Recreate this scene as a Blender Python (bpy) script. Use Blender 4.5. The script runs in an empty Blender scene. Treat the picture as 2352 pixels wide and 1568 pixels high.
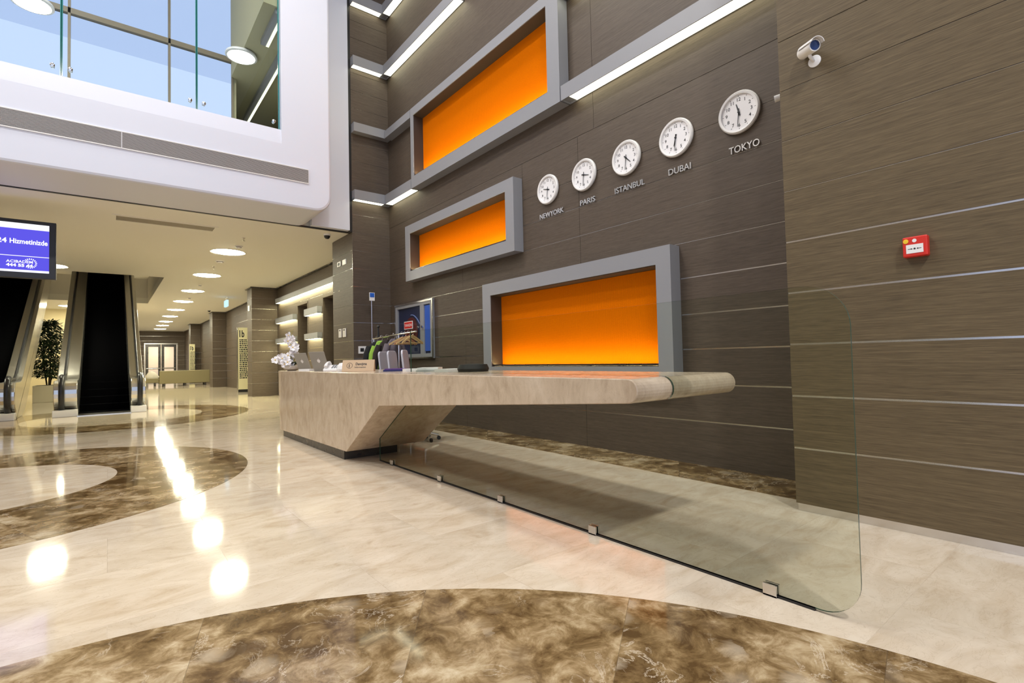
import bpy, bmesh, math, random
from mathutils import Vector, Matrix
random.seed(7)
S = bpy.context.scene
COL = S.collection
PI = math.pi

# ------------------------------------------------------------------ camera
cam_d = bpy.data.cameras.new('camera'); cam = bpy.data.objects.new('camera', cam_d); COL.objects.link(cam)
R_ = Vector((0.78212503, -0.62270013, -0.0229126)); U_ = Vector((-0.00205487, -0.03934794, 0.99922346)); F_ = Vector((0.62311814, 0.78147059, 0.03205458))
cam.matrix_world = Matrix(((R_.x, U_.x, -F_.x, 0), (R_.y, U_.y, -F_.y, 0), (R_.z, U_.z, -F_.z, 1.25), (0, 0, 0, 1)))
cam_d.sensor_width = 36.0; cam_d.lens = 1165.0 / 2352.0 * 36.0; cam_d.clip_end = 300
S.camera = cam
# ------------------------------------------------------------------ world, exposure
w = bpy.data.worlds.new('sky'); S.world = w; w.use_nodes = True
bg = w.node_tree.nodes['Background']; bg.inputs[0].default_value = (0.60, 0.71, 0.98, 1); bg.inputs[1].default_value = 1.2
S.view_settings.view_transform = 'Standard'; S.view_settings.look = 'None'
S.view_settings.gamma = 1.0; S.view_settings.use_curve_mapping = False
S.view_settings.exposure = 0.0
S.cycles.use_denoising = True
S.cycles.caustics_reflective = False; S.cycles.caustics_refractive = False
S.cycles.max_bounces = 8; S.cycles.diffuse_bounces = 4; S.cycles.glossy_bounces = 4
S.cycles.transparent_max_bounces = 16; S.cycles.sample_clamp_indirect = 6.0

def area(name, loc, rot, size, power, color, size_y=None, shape='DISK', portal=False):
    d = bpy.data.lights.new(name, 'AREA'); d.shape = shape; d.size = size
    if size_y: d.shape = 'RECTANGLE'; d.size_y = size_y
    d.energy = power; d.color = color
    if portal: d.cycles.is_portal = True
    o = bpy.data.objects.new(name, d); o.location = loc; o.rotation_euler = rot; COL.objects.link(o); return o
# unseen area lamps added under the atrium ceiling to brighten the hall
for x, y, p in [(-6, -4.9, 260), (-1.2, -4.9, 900), (2.6, -4.9, 260), (-6, 6.0, 230), (-1.5, 6.0, 260), (2.4, 6.0, 260), (-6.0, 8.6, 200), (-1.5, 8.6, 230)]:
    area('atrium_fill_lamp', (x, y, 11.6), (0, 0, 0), 1.1 if p < 500 else 0.8, p, (1.0, 0.968, 0.93))
# daylight through the glazed entrance facade behind the viewer, and the upper gallery window
area('facade_daylight', (-2.0, -5.9, 5.5), (math.radians(90), 0, 0), 12, 0, (1, 1, 1), size_y=10.6, portal=True)

area('side_window_daylight', (-8.95, -1.5, 2.7), (0, math.radians(-90), 0), 5.0, 0, (1, 1, 1), size_y=9.0, portal=True)
# ------------------------------------------------------------------ materials
def nt(name):
    m = bpy.data.materials.new(name); m.use_nodes = True
    t = m.node_tree; return m, t, t.nodes, t.links, t.nodes['Principled BSDF']
def mat(name, col, rough=0.5, metal=0.0, emit=None, estr=0.0, spec=0.5):
    m, t, n, l, b = nt(name)
    b.inputs['Base Color'].default_value = (*col, 1); b.inputs['Roughness'].default_value = rough
    b.inputs['Metallic'].default_value = metal; b.inputs['Specular IOR Level'].default_value = spec
    if emit: b.inputs['Emission Color'].default_value = (*emit, 1); b.inputs['Emission Strength'].default_value = estr
    # a little procedural unevenness of the finish
    nz = n.new('ShaderNodeTexNoise'); nz.inputs['Scale'].default_value = 9; nz.inputs['Detail'].default_value = 3
    g = n.new('ShaderNodeNewGeometry'); l.new(g.outputs['Position'], nz.inputs['Vector'])
    mr = n.new('ShaderNodeMapRange'); mr.inputs['To Min'].default_value = max(0.0, rough - 0.03); mr.inputs['To Max'].default_value = min(1.0, rough + 0.03)
    l.new(nz.outputs['Fac'], mr.inputs['Value']); l.new(mr.outputs['Result'], b.inputs['Roughness'])
    return m
def ramp(n, stops):
    r = n.new('ShaderNodeValToRGB'); e = r.color_ramp.elements
    while len(e) < len(stops): e.new(0.5)
    for k, (p, c) in enumerate(stops): e[k].position = p; e[k].color = (*c, 1)
    return r
def mapping(n, l, scale, src='Position', rot=(0, 0, 0)):
    if src == 'Position': g = n.new('ShaderNodeNewGeometry'); o = g.outputs['Position']
    else: g = n.new('ShaderNodeTexCoord'); o = g.outputs[src]
    mp = n.new('ShaderNodeMapping'); mp.inputs['Scale'].default_value = scale; mp.inputs['Rotation'].default_value = rot
    l.new(o, mp.inputs['Vector']); return mp.outputs['Vector']
def noise(n, l, vec, scale, detail=6, rough=0.6, dist=0.0):
    z = n.new('ShaderNodeTexNoise'); z.inputs['Scale'].default_value = scale; z.inputs['Detail'].default_value = detail
    z.inputs['Roughness'].default_value = rough; z.inputs['Distortion'].default_value = dist; l.new(vec, z.inputs['Vector']); return z
def mixc(n, l, a, b, fac, typ='MIX'):
    m = n.new('ShaderNodeMix'); m.data_type = 'RGBA'; m.blend_type = typ
    for s, v in ((m.inputs[6], a), (m.inputs[7], b), (m.inputs[0], fac)):
        if hasattr(v, 'is_output') or hasattr(v, 'links'): l.new(v, s)
        elif isinstance(v, (int, float)): s.default_value = v
        else: s.default_value = (*v, 1)
    return m.outputs[2]

def wood_mat(name, dark, light, rough=0.55):
    m, t, n, l, b = nt(name)
    v = mapping(n, l, (2.2, 2.2, 95.0)); z = noise(n, l, v, 1.0, 5, 0.65)
    v2 = mapping(n, l, (9, 9, 420.0)); z2 = noise(n, l, v2, 1.0, 3, 0.6)
    v3 = mapping(n, l, (0.5, 0.5, 2.0)); z3 = noise(n, l, v3, 1.0, 2)
    add = n.new('ShaderNodeMath'); add.operation = 'MULTIPLY_ADD'; add.inputs[1].default_value = 0.55; l.new(z2.outputs['Fac'], add.inputs[0]); 
    ml = n.new('ShaderNodeMath'); ml.operation = 'MULTIPLY'; ml.inputs[1].default_value = 0.45; l.new(z.outputs['Fac'], ml.inputs[0]); l.new(ml.outputs[0], add.inputs[2])
    r = ramp(n, [(0.34, dark), (0.5, tuple((a + c) / 2 for a, c in zip(dark, light))), (0.66, light)]); l.new(add.outputs[0], r.inputs['Fac'])
    c = mixc(n, l, r.outputs['Color'], tuple(x * 0.8 for x in light), z3.outputs['Fac'], 'MIX')
    mx = n.new('ShaderNodeMath'); mx.operation = 'MULTIPLY'; mx.inputs[1].default_value = 0.3; l.new(z3.outputs['Fac'], mx.inputs[0])
    c = mixc(n, l, r.outputs['Color'], tuple(x * 0.9 for x in light), mx.outputs[0])
    l.new(c, b.inputs['Base Color']); b.inputs['Roughness'].default_value = rough; b.inputs['Specular IOR Level'].default_value = 0.35
    bp = n.new('ShaderNodeBump'); bp.inputs['Strength'].default_value = 0.12; bp.inputs['Distance'].default_value = 0.004
    l.new(add.outputs[0], bp.inputs['Height']); l.new(bp.outputs['Normal'], b.inputs['Normal'])
    return m

def marble_floor():
    m, t, n, l, b = nt('cream_marble_tiles')
    pos = mapping(n, l, (1, 1, 1), rot=(0, 0, 0))
    br = n.new('ShaderNodeTexBrick'); br.offset = 0.5; br.inputs['Scale'].default_value = 1.0
    br.inputs['Brick Width'].default_value = 1.2; br.inputs['Row Height'].default_value = 0.8; br.inputs['Mortar Size'].default_value = 0.0022
    br.inputs['Color1'].default_value = (0, 0, 0, 1); br.inputs['Color2'].default_value = (1, 1, 1, 1); br.inputs['Mortar'].default_value = (0.5, 0.5, 0.5, 1)
    l.new(pos, br.inputs['Vector'])
    # every tile gets its own piece of the veining
    off = n.new('ShaderNodeVectorMath'); off.operation = 'MULTIPLY_ADD'; l.new(br.outputs['Color'], off.inputs[0]); off.inputs[1].default_value = (7.3, 4.1, 3.0); l.new(pos, off.inputs[2])
    mp = n.new('ShaderNodeMapping'); mp.inputs['Rotation'].default_value = (0, 0, 0.6); mp.inputs['Scale'].default_value = (1.3, 2.7, 1); l.new(off.outputs[0], mp.inputs['Vector'])
    z = noise(n, l, mp.outputs[0], 1.5, 8, 0.62, 1.4)
    base = ramp(n, [(0.30, (0.56, 0.445, 0.31)), (0.46, (0.655, 0.55, 0.415)), (0.60, (0.715, 0.615, 0.48)), (0.8, (0.75, 0.66, 0.53))]); l.new(z.outputs['Fac'], base.inputs['Fac'])
    z2 = noise(n, l, mp.outputs[0], 3.2, 9, 0.6, 2.2)
    ab = n.new('ShaderNodeMath'); ab.operation = 'SUBTRACT'; ab.inputs[1].default_value = 0.5; l.new(z2.outputs['Fac'], ab.inputs[0])
    ab2 = n.new('ShaderNodeMath'); ab2.operation = 'ABSOLUTE'; l.new(ab.outputs[0], ab2.inputs[0])
    vr = n.new('ShaderNodeMapRange'); vr.inputs['From Max'].default_value = 0.014; vr.inputs['To Min'].default_value = 0.28; vr.inputs['To Max'].default_value = 0.0; l.new(ab2.outputs[0], vr.inputs['Value'])
    c = mixc(n, l, base.outputs['Color'], (0.34, 0.24, 0.14), vr.outputs['Result'])
    tn = n.new('ShaderNodeMapRange'); tn.inputs['To Min'].default_value = 0.93; tn.inputs['To Max'].default_value = 1.04; l.new(br.outputs['Color'], tn.inputs['Value'])
    hs = n.new('ShaderNodeHueSaturation'); l.new(c, hs.inputs['Color']); l.new(tn.outputs['Result'], hs.inputs['Value'])
    mo = n.new('ShaderNodeMath'); mo.operation = 'MULTIPLY'; mo.inputs[1].default_value = 0.22; l.new(br.outputs['Fac'], mo.inputs[0])
    c = mixc(n, l, hs.outputs['Color'], (0.32, 0.24, 0.17), mo.outputs[0])
    l.new(c, b.inputs['Base Color']); b.inputs['Roughness'].default_value = 0.07; b.inputs['IOR'].default_value = 1.55
    return m
SEAM0, SEAMW = 0.5864, 0.363
def dark_marble():
    m, t, n, l, b = nt('brown_emperador_marble')
    tc = n.new('ShaderNodeTexCoord'); sx = n.new('ShaderNodeSeparateXYZ'); l.new(tc.outputs['Object'], sx.inputs[0])
    def mth(op, a, b_=None, c=None):
        q = n.new('ShaderNodeMath'); q.operation = op
        for i, v in enumerate((a, b_, c)):
            if v is None: continue
            if isinstance(v, (int, float)): q.inputs[i].default_value = v
            else: l.new(v, q.inputs[i])
        return q.outputs[0]
    an = mth('ARCTAN2', sx.outputs['Y'], sx.outputs['X'])
    u = mth('DIVIDE', mth('SUBTRACT', an, SEAM0), SEAMW); fl = mth('FLOOR', u); fr = mth('FRACT', u)
    wn = n.new('ShaderNodeTexWhiteNoise'); wn.noise_dimensions = '1D'; l.new(fl, wn.inputs['W'])
    off = n.new('ShaderNodeVectorMath'); off.operation = 'MULTIPLY_ADD'; l.new(wn.outputs['Color'], off.inputs[0]); off.inputs[1].default_value = (9, 9, 9); l.new(tc.outputs['Object'], off.inputs[2])
    v = off.outputs[0]
    big = noise(n, l, v, 2.3, 4, 0.55, 0.5); med = noise(n, l, v, 7.0, 10, 0.68, 0.5)
    h = mth('MULTIPLY_ADD', med.outputs['Fac'], 0.62, mth('MULTIPLY', big.outputs['Fac'], 0.46))
    h2 = mth('ADD', h, mth('MULTIPLY_ADD', wn.outputs['Value'], 0.09, -0.085))
    base = ramp(n, [(0.40, (0.090, 0.050, 0.018)), (0.475, (0.190, 0.120, 0.050)), (0.535, (0.31, 0.212, 0.105)), (0.595, (0.47, 0.355, 0.205)), (0.68, (0.64, 0.53, 0.36))]); l.new(h2, base.inputs['Fac'])
    z2 = noise(n, l, v, 3.4, 12, 0.66, 0.8)
    rdg = mth('ABSOLUTE', mth('SUBTRACT', z2.outputs['Fac'], 0.5))
    vr = n.new('ShaderNodeMapRange'); vr.inputs['From Max'].default_value = 0.012; vr.inputs['To Min'].default_value = 0.8; vr.inputs['To Max'].default_value = 0.0; l.new(rdg, vr.inputs['Value'])
    z3 = noise(n, l, v, 2.1, 3)
    gate = n.new('ShaderNodeMapRange'); gate.inputs['From Min'].default_value = 0.47; gate.inputs['From Max'].default_value = 0.6; l.new(z3.outputs['Fac'], gate.inputs['Value'])
    c = mixc(n, l, base.outputs['Color'], (0.66, 0.56, 0.42), mth('MULTIPLY', vr.outputs['Result'], gate.outputs['Result']))
    wv = n.new('ShaderNodeVectorMath'); wv.operation = 'MULTIPLY_ADD'; l.new(med.outputs['Color'], wv.inputs[0]); wv.inputs[1].default_value = (0.16, 0.16, 0); l.new(v, wv.inputs[2])
    vo = n.new('ShaderNodeTexVoronoi'); vo.inputs['Scale'].default_value = 6.5; l.new(wv.outputs[0], vo.inputs['Vector']); sv = n.new('ShaderNodeSeparateXYZ'); l.new(vo.outputs['Color'], sv.inputs[0])
    cl = n.new('ShaderNodeMapRange'); cl.inputs['From Min'].default_value = 0.80; cl.inputs['From Max'].default_value = 0.97; cl.inputs['To Max'].default_value = 0.55; l.new(sv.outputs['X'], cl.inputs['Value'])
    ed = n.new('ShaderNodeMapRange'); ed.inputs['From Min'].default_value = 0.55; ed.inputs['From Max'].default_value = 0.25; l.new(vo.outputs['Distance'], ed.inputs['Value'])
    c = mixc(n, l, c, (0.60, 0.50, 0.36), mth('MULTIPLY', cl.outputs['Result'], ed.outputs['Result']))
    dk = n.new('ShaderNodeMapRange'); dk.inputs['From Min'].default_value = 0.80; dk.inputs['From Max'].default_value = 0.97; dk.inputs['To Max'].default_value = 0.5; l.new(sv.outputs['Y'], dk.inputs['Value'])
    c = mixc(n, l, c, (0.13, 0.08, 0.04), mth('MULTIPLY', dk.outputs['Result'], ed.outputs['Result']))
    seam = mth('LESS_THAN', mth('ABSOLUTE', mth('SUBTRACT', fr, 0.0015)), 0.0015)
    c = mixc(n, l, c, (0.10, 0.07, 0.04), mth('MULTIPLY', seam, 0.6))
    l.new(c, b.inputs['Base Color']); b.inputs['Roughness'].default_value = 0.07; b.inputs['IOR'].default_value = 1.55
    return m
def stone_desk():
    m, t, n, l, b = nt('beige_marble_cladding')
    v = mapping(n, l, (1.6, 1.6, 1.0)); z = noise(n, l, v, 3.4, 10, 0.66, 0.7)
    v2 = mapping(n, l, (16, 16, 2.2)); z2 = noise(n, l, v2, 1.4, 6, 0.6, 0.4)
    r = ramp(n, [(0.28, (0.43, 0.335, 0.235)), (0.5, (0.56, 0.455, 0.335)), (0.72, (0.65, 0.545, 0.42))]); l.new(z.outputs['Fac'], r.inputs['Fac'])
    r2 = ramp(n, [(0.3, (0.93, 0.92, 0.91)), (0.55, (1, 1, 1)), (0.75, (1.03, 1.025, 1.02))]); l.new(z2.outputs['Fac'], r2.inputs['Fac'])
    c = mixc(n, l, r.outputs['Color'], r2.outputs['Color'], 1.0, 'MULTIPLY')
    z3 = noise(n, l, v, 3.3, 9, 0.65, 2.4)
    a = n.new('ShaderNodeMath'); a.operation = 'SUBTRACT'; a.inputs[1].default_value = 0.5; l.new(z3.outputs['Fac'], a.inputs[0])
    a2 = n.new('ShaderNodeMath'); a2.operation = 'ABSOLUTE'; l.new(a.outputs[0], a2.inputs[0])
    vr = n.new('ShaderNodeMapRange'); vr.inputs['From Max'].default_value = 0.008; vr.inputs['To Min'].default_value = 0.3; vr.inputs['To Max'].default_value = 0.0; l.new(a2.outputs[0], vr.inputs['Value'])
    c = mixc(n, l, c, (0.26, 0.17, 0.10), vr.outputs['Result'])
    l.new(c, b.inputs['Base Color']); b.inputs['Roughness'].default_value = 0.18; b.inputs['IOR'].default_value = 1.5
    return m
def orange_panel():
    m, t, n, l, b = nt('orange_backlit_mesh')
    v = mapping(n, l, (1, 1, 1)); vo = n.new('ShaderNodeTexVoronoi'); vo.inputs['Scale'].default_value = 62; vo.inputs['Randomness'].default_value = 0.12; l.new(v, vo.inputs['Vector'])
    r = ramp(n, [(0.0, (0.42, 0.100, 0.002)), (0.35, (0.42, 0.100, 0.002)), (0.5, (0.58, 0.132, 0.0015))]); l.new(vo.outputs['Distance'], r.inputs['Fac'])
    l.new(r.outputs['Color'], b.inputs['Base Color']); b.inputs['Roughness'].default_value = 0.6
    l.new(r.outputs['Color'], b.inputs['Emission Color']); b.inputs['Emission Strength'].default_value = 0.13; b.inputs['Specular IOR Level'].default_value = 0.0
    return m
def thin_glass(name, tint, refl=1.6):
    m = bpy.data.materials.new(name); m.use_nodes = True; t = m.node_tree; n = t.nodes; l = t.links
    n.remove(n['Principled BSDF']); out = n['Material Output']
    tr = n.new('ShaderNodeBsdfTransparent'); tr.inputs[0].default_value = (*tint, 1)
    gl = n.new('ShaderNodeBsdfGlossy'); gl.inputs['Roughness'].default_value = 0.0; gl.inputs[0].default_value = (0.95, 1, 0.97, 1)
    fr = n.new('ShaderNodeFresnel'); fr.inputs['IOR'].default_value = 1.5
    g = n.new('ShaderNodeNewGeometry')
    inv = n.new('ShaderNodeMath'); inv.operation = 'SUBTRACT'; inv.inputs[0].default_value = 1.0; l.new(g.outputs['Backfacing'], inv.inputs[1])
    mu = n.new('ShaderNodeMath'); mu.operation = 'MULTIPLY'; l.new(fr.outputs[0], mu.inputs[0]); l.new(inv.outputs[0], mu.inputs[1])
    mu2 = n.new('ShaderNodeMath'); mu2.operation = 'MULTIPLY'; mu2.use_clamp = True; l.new(mu.outputs[0], mu2.inputs[0]); mu2.inputs[1].default_value = refl
    mx = n.new('ShaderNodeMixShader'); l.new(mu2.outputs[0], mx.inputs[0]); l.new(tr.outputs[0], mx.inputs[1]); l.new(gl.outputs[0], mx.inputs[2])
    l.new(mx.outputs[0], out.inputs['Surface']); return m
def emis(name, col, st):
    m = bpy.data.materials.new(name); m.use_nodes = True; t = m.node_tree; n = t.nodes
    n.remove(n['Principled BSDF']); e = n.new('ShaderNodeEmission'); e.inputs[0].default_value = (*col, 1); e.inputs[1].default_value = st
    t.links.new(e.outputs[0], n['Material Output'].inputs['Surface']); return m

WOOD = wood_mat('grey_brown_wood_veneer', (0.050, 0.0365, 0.0265), (0.136, 0.104, 0.077))
WOODA = wood_mat('olive_brown_wood_veneer', (0.052, 0.0360, 0.0175), (0.168, 0.124, 0.066))
FLOOR = marble_floor(); DARKM = dark_marble(); STONE = stone_desk(); ORANGE = orange_panel()
ALU = mat('satin_aluminium', (0.70, 0.68, 0.66), 0.24, 1.0)
FRAME = mat('grey_painted_metal', (0.285, 0.29, 0.31), 0.42, 0.0)
WHITE = mat('white_painted_plaster', (0.66, 0.69, 0.79), 0.6)
CEIL = mat('warm_white_ceiling_paint', (0.80, 0.79, 0.74), 0.7)
REVEAL = mat('white_painted_reveal', (0.7, 0.68, 0.64), 0.7)
CREAMW = mat('cream_wall_paint', (0.66, 0.56, 0.33), 0.7)
BLACK = mat('black_satin', (0.012, 0.012, 0.013), 0.4)
STEPM = mat('black_step_metal', (0.0035, 0.0035, 0.004), 0.9, 0.0, spec=0.0)
RUBBER = mat('black_rubber', (0.018, 0.018, 0.02), 0.32)
STEEL = mat('brushed_stainless_steel', (0.72, 0.70, 0.65), 0.24, 1.0)
CHROME = mat('polished_chrome', (0.85, 0.85, 0.85), 0.07, 1.0)
DKMETAL = mat('dark_bronze_metal', (0.10, 0.095, 0.09), 0.28, 0.8)
WPLAST = mat('white_plastic', (0.82, 0.81, 0.80), 0.35)
DIAL = mat('white_clock_dial', (0.86, 0.85, 0.86), 0.4)
INK = mat('black_ink', (0.015, 0.015, 0.017), 0.5)
RED = mat('red_plastic', (0.62, 0.025, 0.015), 0.38)
YEL = mat('yellow_plastic', (0.85, 0.55, 0.03), 0.4)
DISC = emis('warm_lamp_diffuser', (1.0, 0.965, 0.73), 118)
DISCU = emis('warm_lamp_diffuser_upper', (1.0, 0.94, 0.75), 16)
STRIP = emis('warm_strip_diffuser', (1.0, 0.96, 0.68), 4.6)
STRIPC = emis('corridor_strip_diffuser', (1.0, 0.95, 0.56), 28)
GLASS = thin_glass('clear_green_glass', (0.925, 0.945, 0.905), 1.5)
GEDGE = mat('green_glass_edge', (0.05, 0.10, 0.07), 0.15)
GRAIL = thin_glass('railing_glass', (0.93, 0.965, 0.96), 1.1)
TEAL = mat('teal_glass_edge', (0.03, 0.20, 0.19), 0.12)
GWIN = thin_glass('window_glass', (0.97, 0.98, 0.99), 0.6)
GWIN2 = thin_glass('tinted_window_glass', (0.86, 0.88, 0.92), 0.0); GWIN3 = thin_glass('gallery_window_glass', (0.98, 0.985, 0.99), 0.0)
MULL = mat('olive_brown_window_frame', (0.20, 0.16, 0.10), 0.5)
LEAF = mat('dark_green_leaf', (0.020, 0.042, 0.012), 0.45)
PETAL = mat('white_petal', (0.86, 0.84, 0.86), 0.5)

# ------------------------------------------------------------------ mesh builder
class MB:
    def __init__(s, o=(0, 0, 0)): s.v = []; s.f = []; s.mi = []; s.o = Vector(o); s.cur = 0
    def add(s, vs, fs):
        k = len(s.v); s.v += [Vector(p) - s.o for p in vs]
        for f in fs: s.f.append([k + i for i in f]); s.mi.append(s.cur)
    def box(s, x0, x1, y0, y1, z0, z1):
        s.add([(x0, y0, z0), (x1, y0, z0), (x1, y1, z0), (x0, y1, z0), (x0, y0, z1), (x1, y0, z1), (x1, y1, z1), (x0, y1, z1)],
              [(0, 3, 2, 1), (4, 5, 6, 7), (0, 1, 5, 4), (1, 2, 6, 5), (2, 3, 7, 6), (3, 0, 4, 7)])
        return s
    def obox(s, c, ex, ey, ez, hx, hy, hz):
        c = Vector(c); ex = Vector(ex).normalized() * hx; ey = Vector(ey).normalized() * hy; ez = Vector(ez).normalized() * hz
        p = [c + a * ex + b * ey + d * ez for d in (-1, 1) for a, b in ((-1, -1), (1, -1), (1, 1), (-1, 1))]
        s.add(p, [(0, 3, 2, 1), (4, 5, 6, 7), (0, 1, 5, 4), (1, 2, 6, 5), (2, 3, 7, 6), (3, 0, 4, 7)]); return s
    def prism(s, pts, ax, a, b):
        """pts in the plane normal to axis ax, extruded from a to b"""
        def P(p, t): return {'X': (t, p[0], p[1]), 'Y': (p[0], t, p[1]), 'Z': (p[0], p[1], t)}[ax]
        n = len(pts); s.add([P(p, a) for p in pts] + [P(p, b) for p in pts],
                            [list(range(n))[::-1], list(range(n, 2 * n))] + [(i, (i + 1) % n, n + (i + 1) % n, n + i) for i in range(n)]); return s
    def rings(s, rs, cap=True):
        n = len(rs[0]); vs = [p for r in rs for p in r]; fs = []
        for k in range(len(rs) - 1):
            for i in range(n): j = (i + 1) % n; fs.append((k * n + i, k * n + j, (k + 1) * n + j, (k + 1) * n + i))
        if cap: fs.append(list(range(n))[::-1]); fs.append([(len(rs) - 1) * n + i for i in range(n)])
        s.add(vs, fs); return s
    def tube(s, path, r, n=12, cap=True):
        P = [Vector(p) for p in path]; rs = []; prev = None
        for i, p in enumerate(P):
            d = (P[min(i + 1, len(P) - 1)] - P[max(i - 1, 0)]).normalized()
            if prev is None: a = d.orthogonal().normalized()
            else: a = (prev - d * prev.dot(d)); a = a.normalized() if a.length > 1e-6 else d.orthogonal().normalized()
            prev = a; b = d.cross(a); rr = r[i] if isinstance(r, (list, tuple)) else r
            rs.append([p + rr * (math.cos(2 * PI * k / n) * a + math.sin(2 * PI * k / n) * b) for k in range(n)])
        return s.rings(rs, cap)
    def cyl(s, p0, p1, r, n=24): return s.tube([p0, p1], r, n)
    def lathe(s, prof, c, axis=(0, 0, 1), n=32):
        """prof: (radius, height along axis)"""
        ax = Vector(axis).normalized(); a = ax.orthogonal().normalized(); b = ax.cross(a); c = Vector(c)
        return s.rings([[c + ax * h + r * (math.cos(2 * PI * k / n) * a + math.sin(2 * PI * k / n) * b) for k in range(n)] for r, h in prof])
    def text(s, txt, origin, ex, ey, size, width=None, depth=0.0, align='LEFT', xs=1.0, offset=0.0):
        cu = bpy.data.curves.new('t', 'FONT'); cu.body = txt; cu.size = size; cu.extrude = depth / 2; cu.align_x = align; cu.offset = offset
        cu.resolution_u = 3
        ob = bpy.data.objects.new('t', cu); COL.objects.link(ob)
        dg = bpy.context.evaluated_depsgraph_get(); dg.update(); me = ob.evaluated_get(dg).to_mesh()
        vs = [v.co.copy() for v in me.vertices]; fs = [list(p.vertices) for p in me.polygons]
        ob.evaluated_get(dg).to_mesh_clear(); bpy.data.objects.remove(ob); bpy.data.curves.remove(cu)
        if not vs: return s
        if width:
            w0 = max(v.x for v in vs) - min(v.x for v in vs); xs = width / w0
            x0 = min(v.x for v in vs)
            for v in vs:
                if align == 'LEFT': v.x = (v.x - x0) * xs
                else: v.x *= xs
        else:
            for v in vs: v.x *= xs
        ex = Vector(ex).normalized(); ey = Vector(ey).normalized(); ez = ex.cross(ey); o = Vector(origin)
        s.add([o + ex * v.x + ey * v.y + ez * (v.z + depth / 2) for v in vs], fs); return s
    def build(s, name, m, parent=None, smooth=False, bevel=0.0, subsurf=0):
        me = bpy.data.meshes.new(name); me.from_pydata([tuple(v) for v in s.v], [], s.f)
        for mm in (m if isinstance(m, (list, tuple)) else [m]): me.materials.append(mm)
        if isinstance(m, (list, tuple)):
            for p, i in zip(me.polygons, s.mi): p.material_index = i
        bm = bmesh.new(); bm.from_mesh(me); bmesh.ops.remove_doubles(bm, verts=bm.verts, dist=1e-6) if smooth else None
        bmesh.ops.recalc_face_normals(bm, faces=bm.faces); bm.to_mesh(me); bm.free()
        if smooth:
            for p in me.polygons: p.use_smooth = True
            try: me.set_sharp_from_angle(angle=math.radians(38))
            except Exception: pass
        o = bpy.data.objects.new(name, me); COL.objects.link(o)
        if parent: o.parent = parent
        else: o.location = s.o
        if bevel:
            b = o.modifiers.new('bevel', 'BEVEL'); b.width = bevel; b.segments = 2; b.limit_method = 'ANGLE'; b.angle_limit = math.radians(40)
        if subsurf: q = o.modifiers.new('sub', 'SUBSURF'); q.levels = subsurf; q.render_levels = subsurf
        return o
def thing(name, label, cat, loc=(0, 0, 0), rz=0.0, group=None):
    o = bpy.data.objects.new(name, None); COL.objects.link(o); o.location = loc; o.rotation_euler = (0, 0, rz); o.empty_display_size = 0.1
    return tag(o, label, cat, group)
def tag(o, label, cat, group=None):
    o['label'] = label; o['category'] = cat
    if group: o['group'] = group
    return o
def struct(o): o['kind'] = 'structure'; return o
def dup(root, loc, label, group=None, rz=None):
    r = root.copy(); COL.objects.link(r); r.location = loc; r['label'] = label
    if rz is not None: r.rotation_euler = (0, 0, rz)
    if group: r['group'] = group
    for ch in list(root.children):
        c = ch.copy(); COL.objects.link(c); c.parent = r
        for g in ch.children:
            d = g.copy(); COL.objects.link(d); d.parent = c
    return r

# ------------------------------------------------------------------ setting: floor, inlays, walls
XW, XA, GX, YP, XP, ZC = 5.2, 4.25, 2.67, 11.07, 4.30, 4.17
TOP = 11.9
struct(MB().box(-9, 7, -6, 54, -0.12, 0).build('floor', FLOOR))
def ring(cx, cy, r0, r1, z, n=96, sx=1.0, sy=1.0, a0=0.0, a1=2 * PI):
    m = MB((cx, cy, 0)); vs = []; fs = []
    for k in range(n + 1):
        a = a0 + (a1 - a0) * k / n
        for r in (r0, r1):
            for zz in (0.0002, z): vs.append((cx + r * sx * math.cos(a), cy + r * sy * math.sin(a), zz))
    for k in range(n):
        i = 4 * k; j = i + 4
        fs += [(i + 1, i + 3, j + 3, j + 1), (i + 2, j + 2, j + 3, i + 3), (i, i + 1, j + 1, j)]
    m.add(vs, fs); return m
struct(ring(-0.39, 0.059, 1.2, 2.997, 0.0022, 160).build('floor_inlay_1', DARKM))
struct(ring(-1.33, 7.70, 1.42, 2.77, 0.0022, 160).build('floor_inlay_2', DARKM))
struct(ring(0.20, 16.2, 1.9, 3.05, 0.0022, 160, 0.95, 1.12).build('floor_inlay_3', DARKM))
struct(MB().box(4.545, XW, 1.76, 11.05, 0.0002, 0.0022).build('floor_inlay_4', DARKM))

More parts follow.
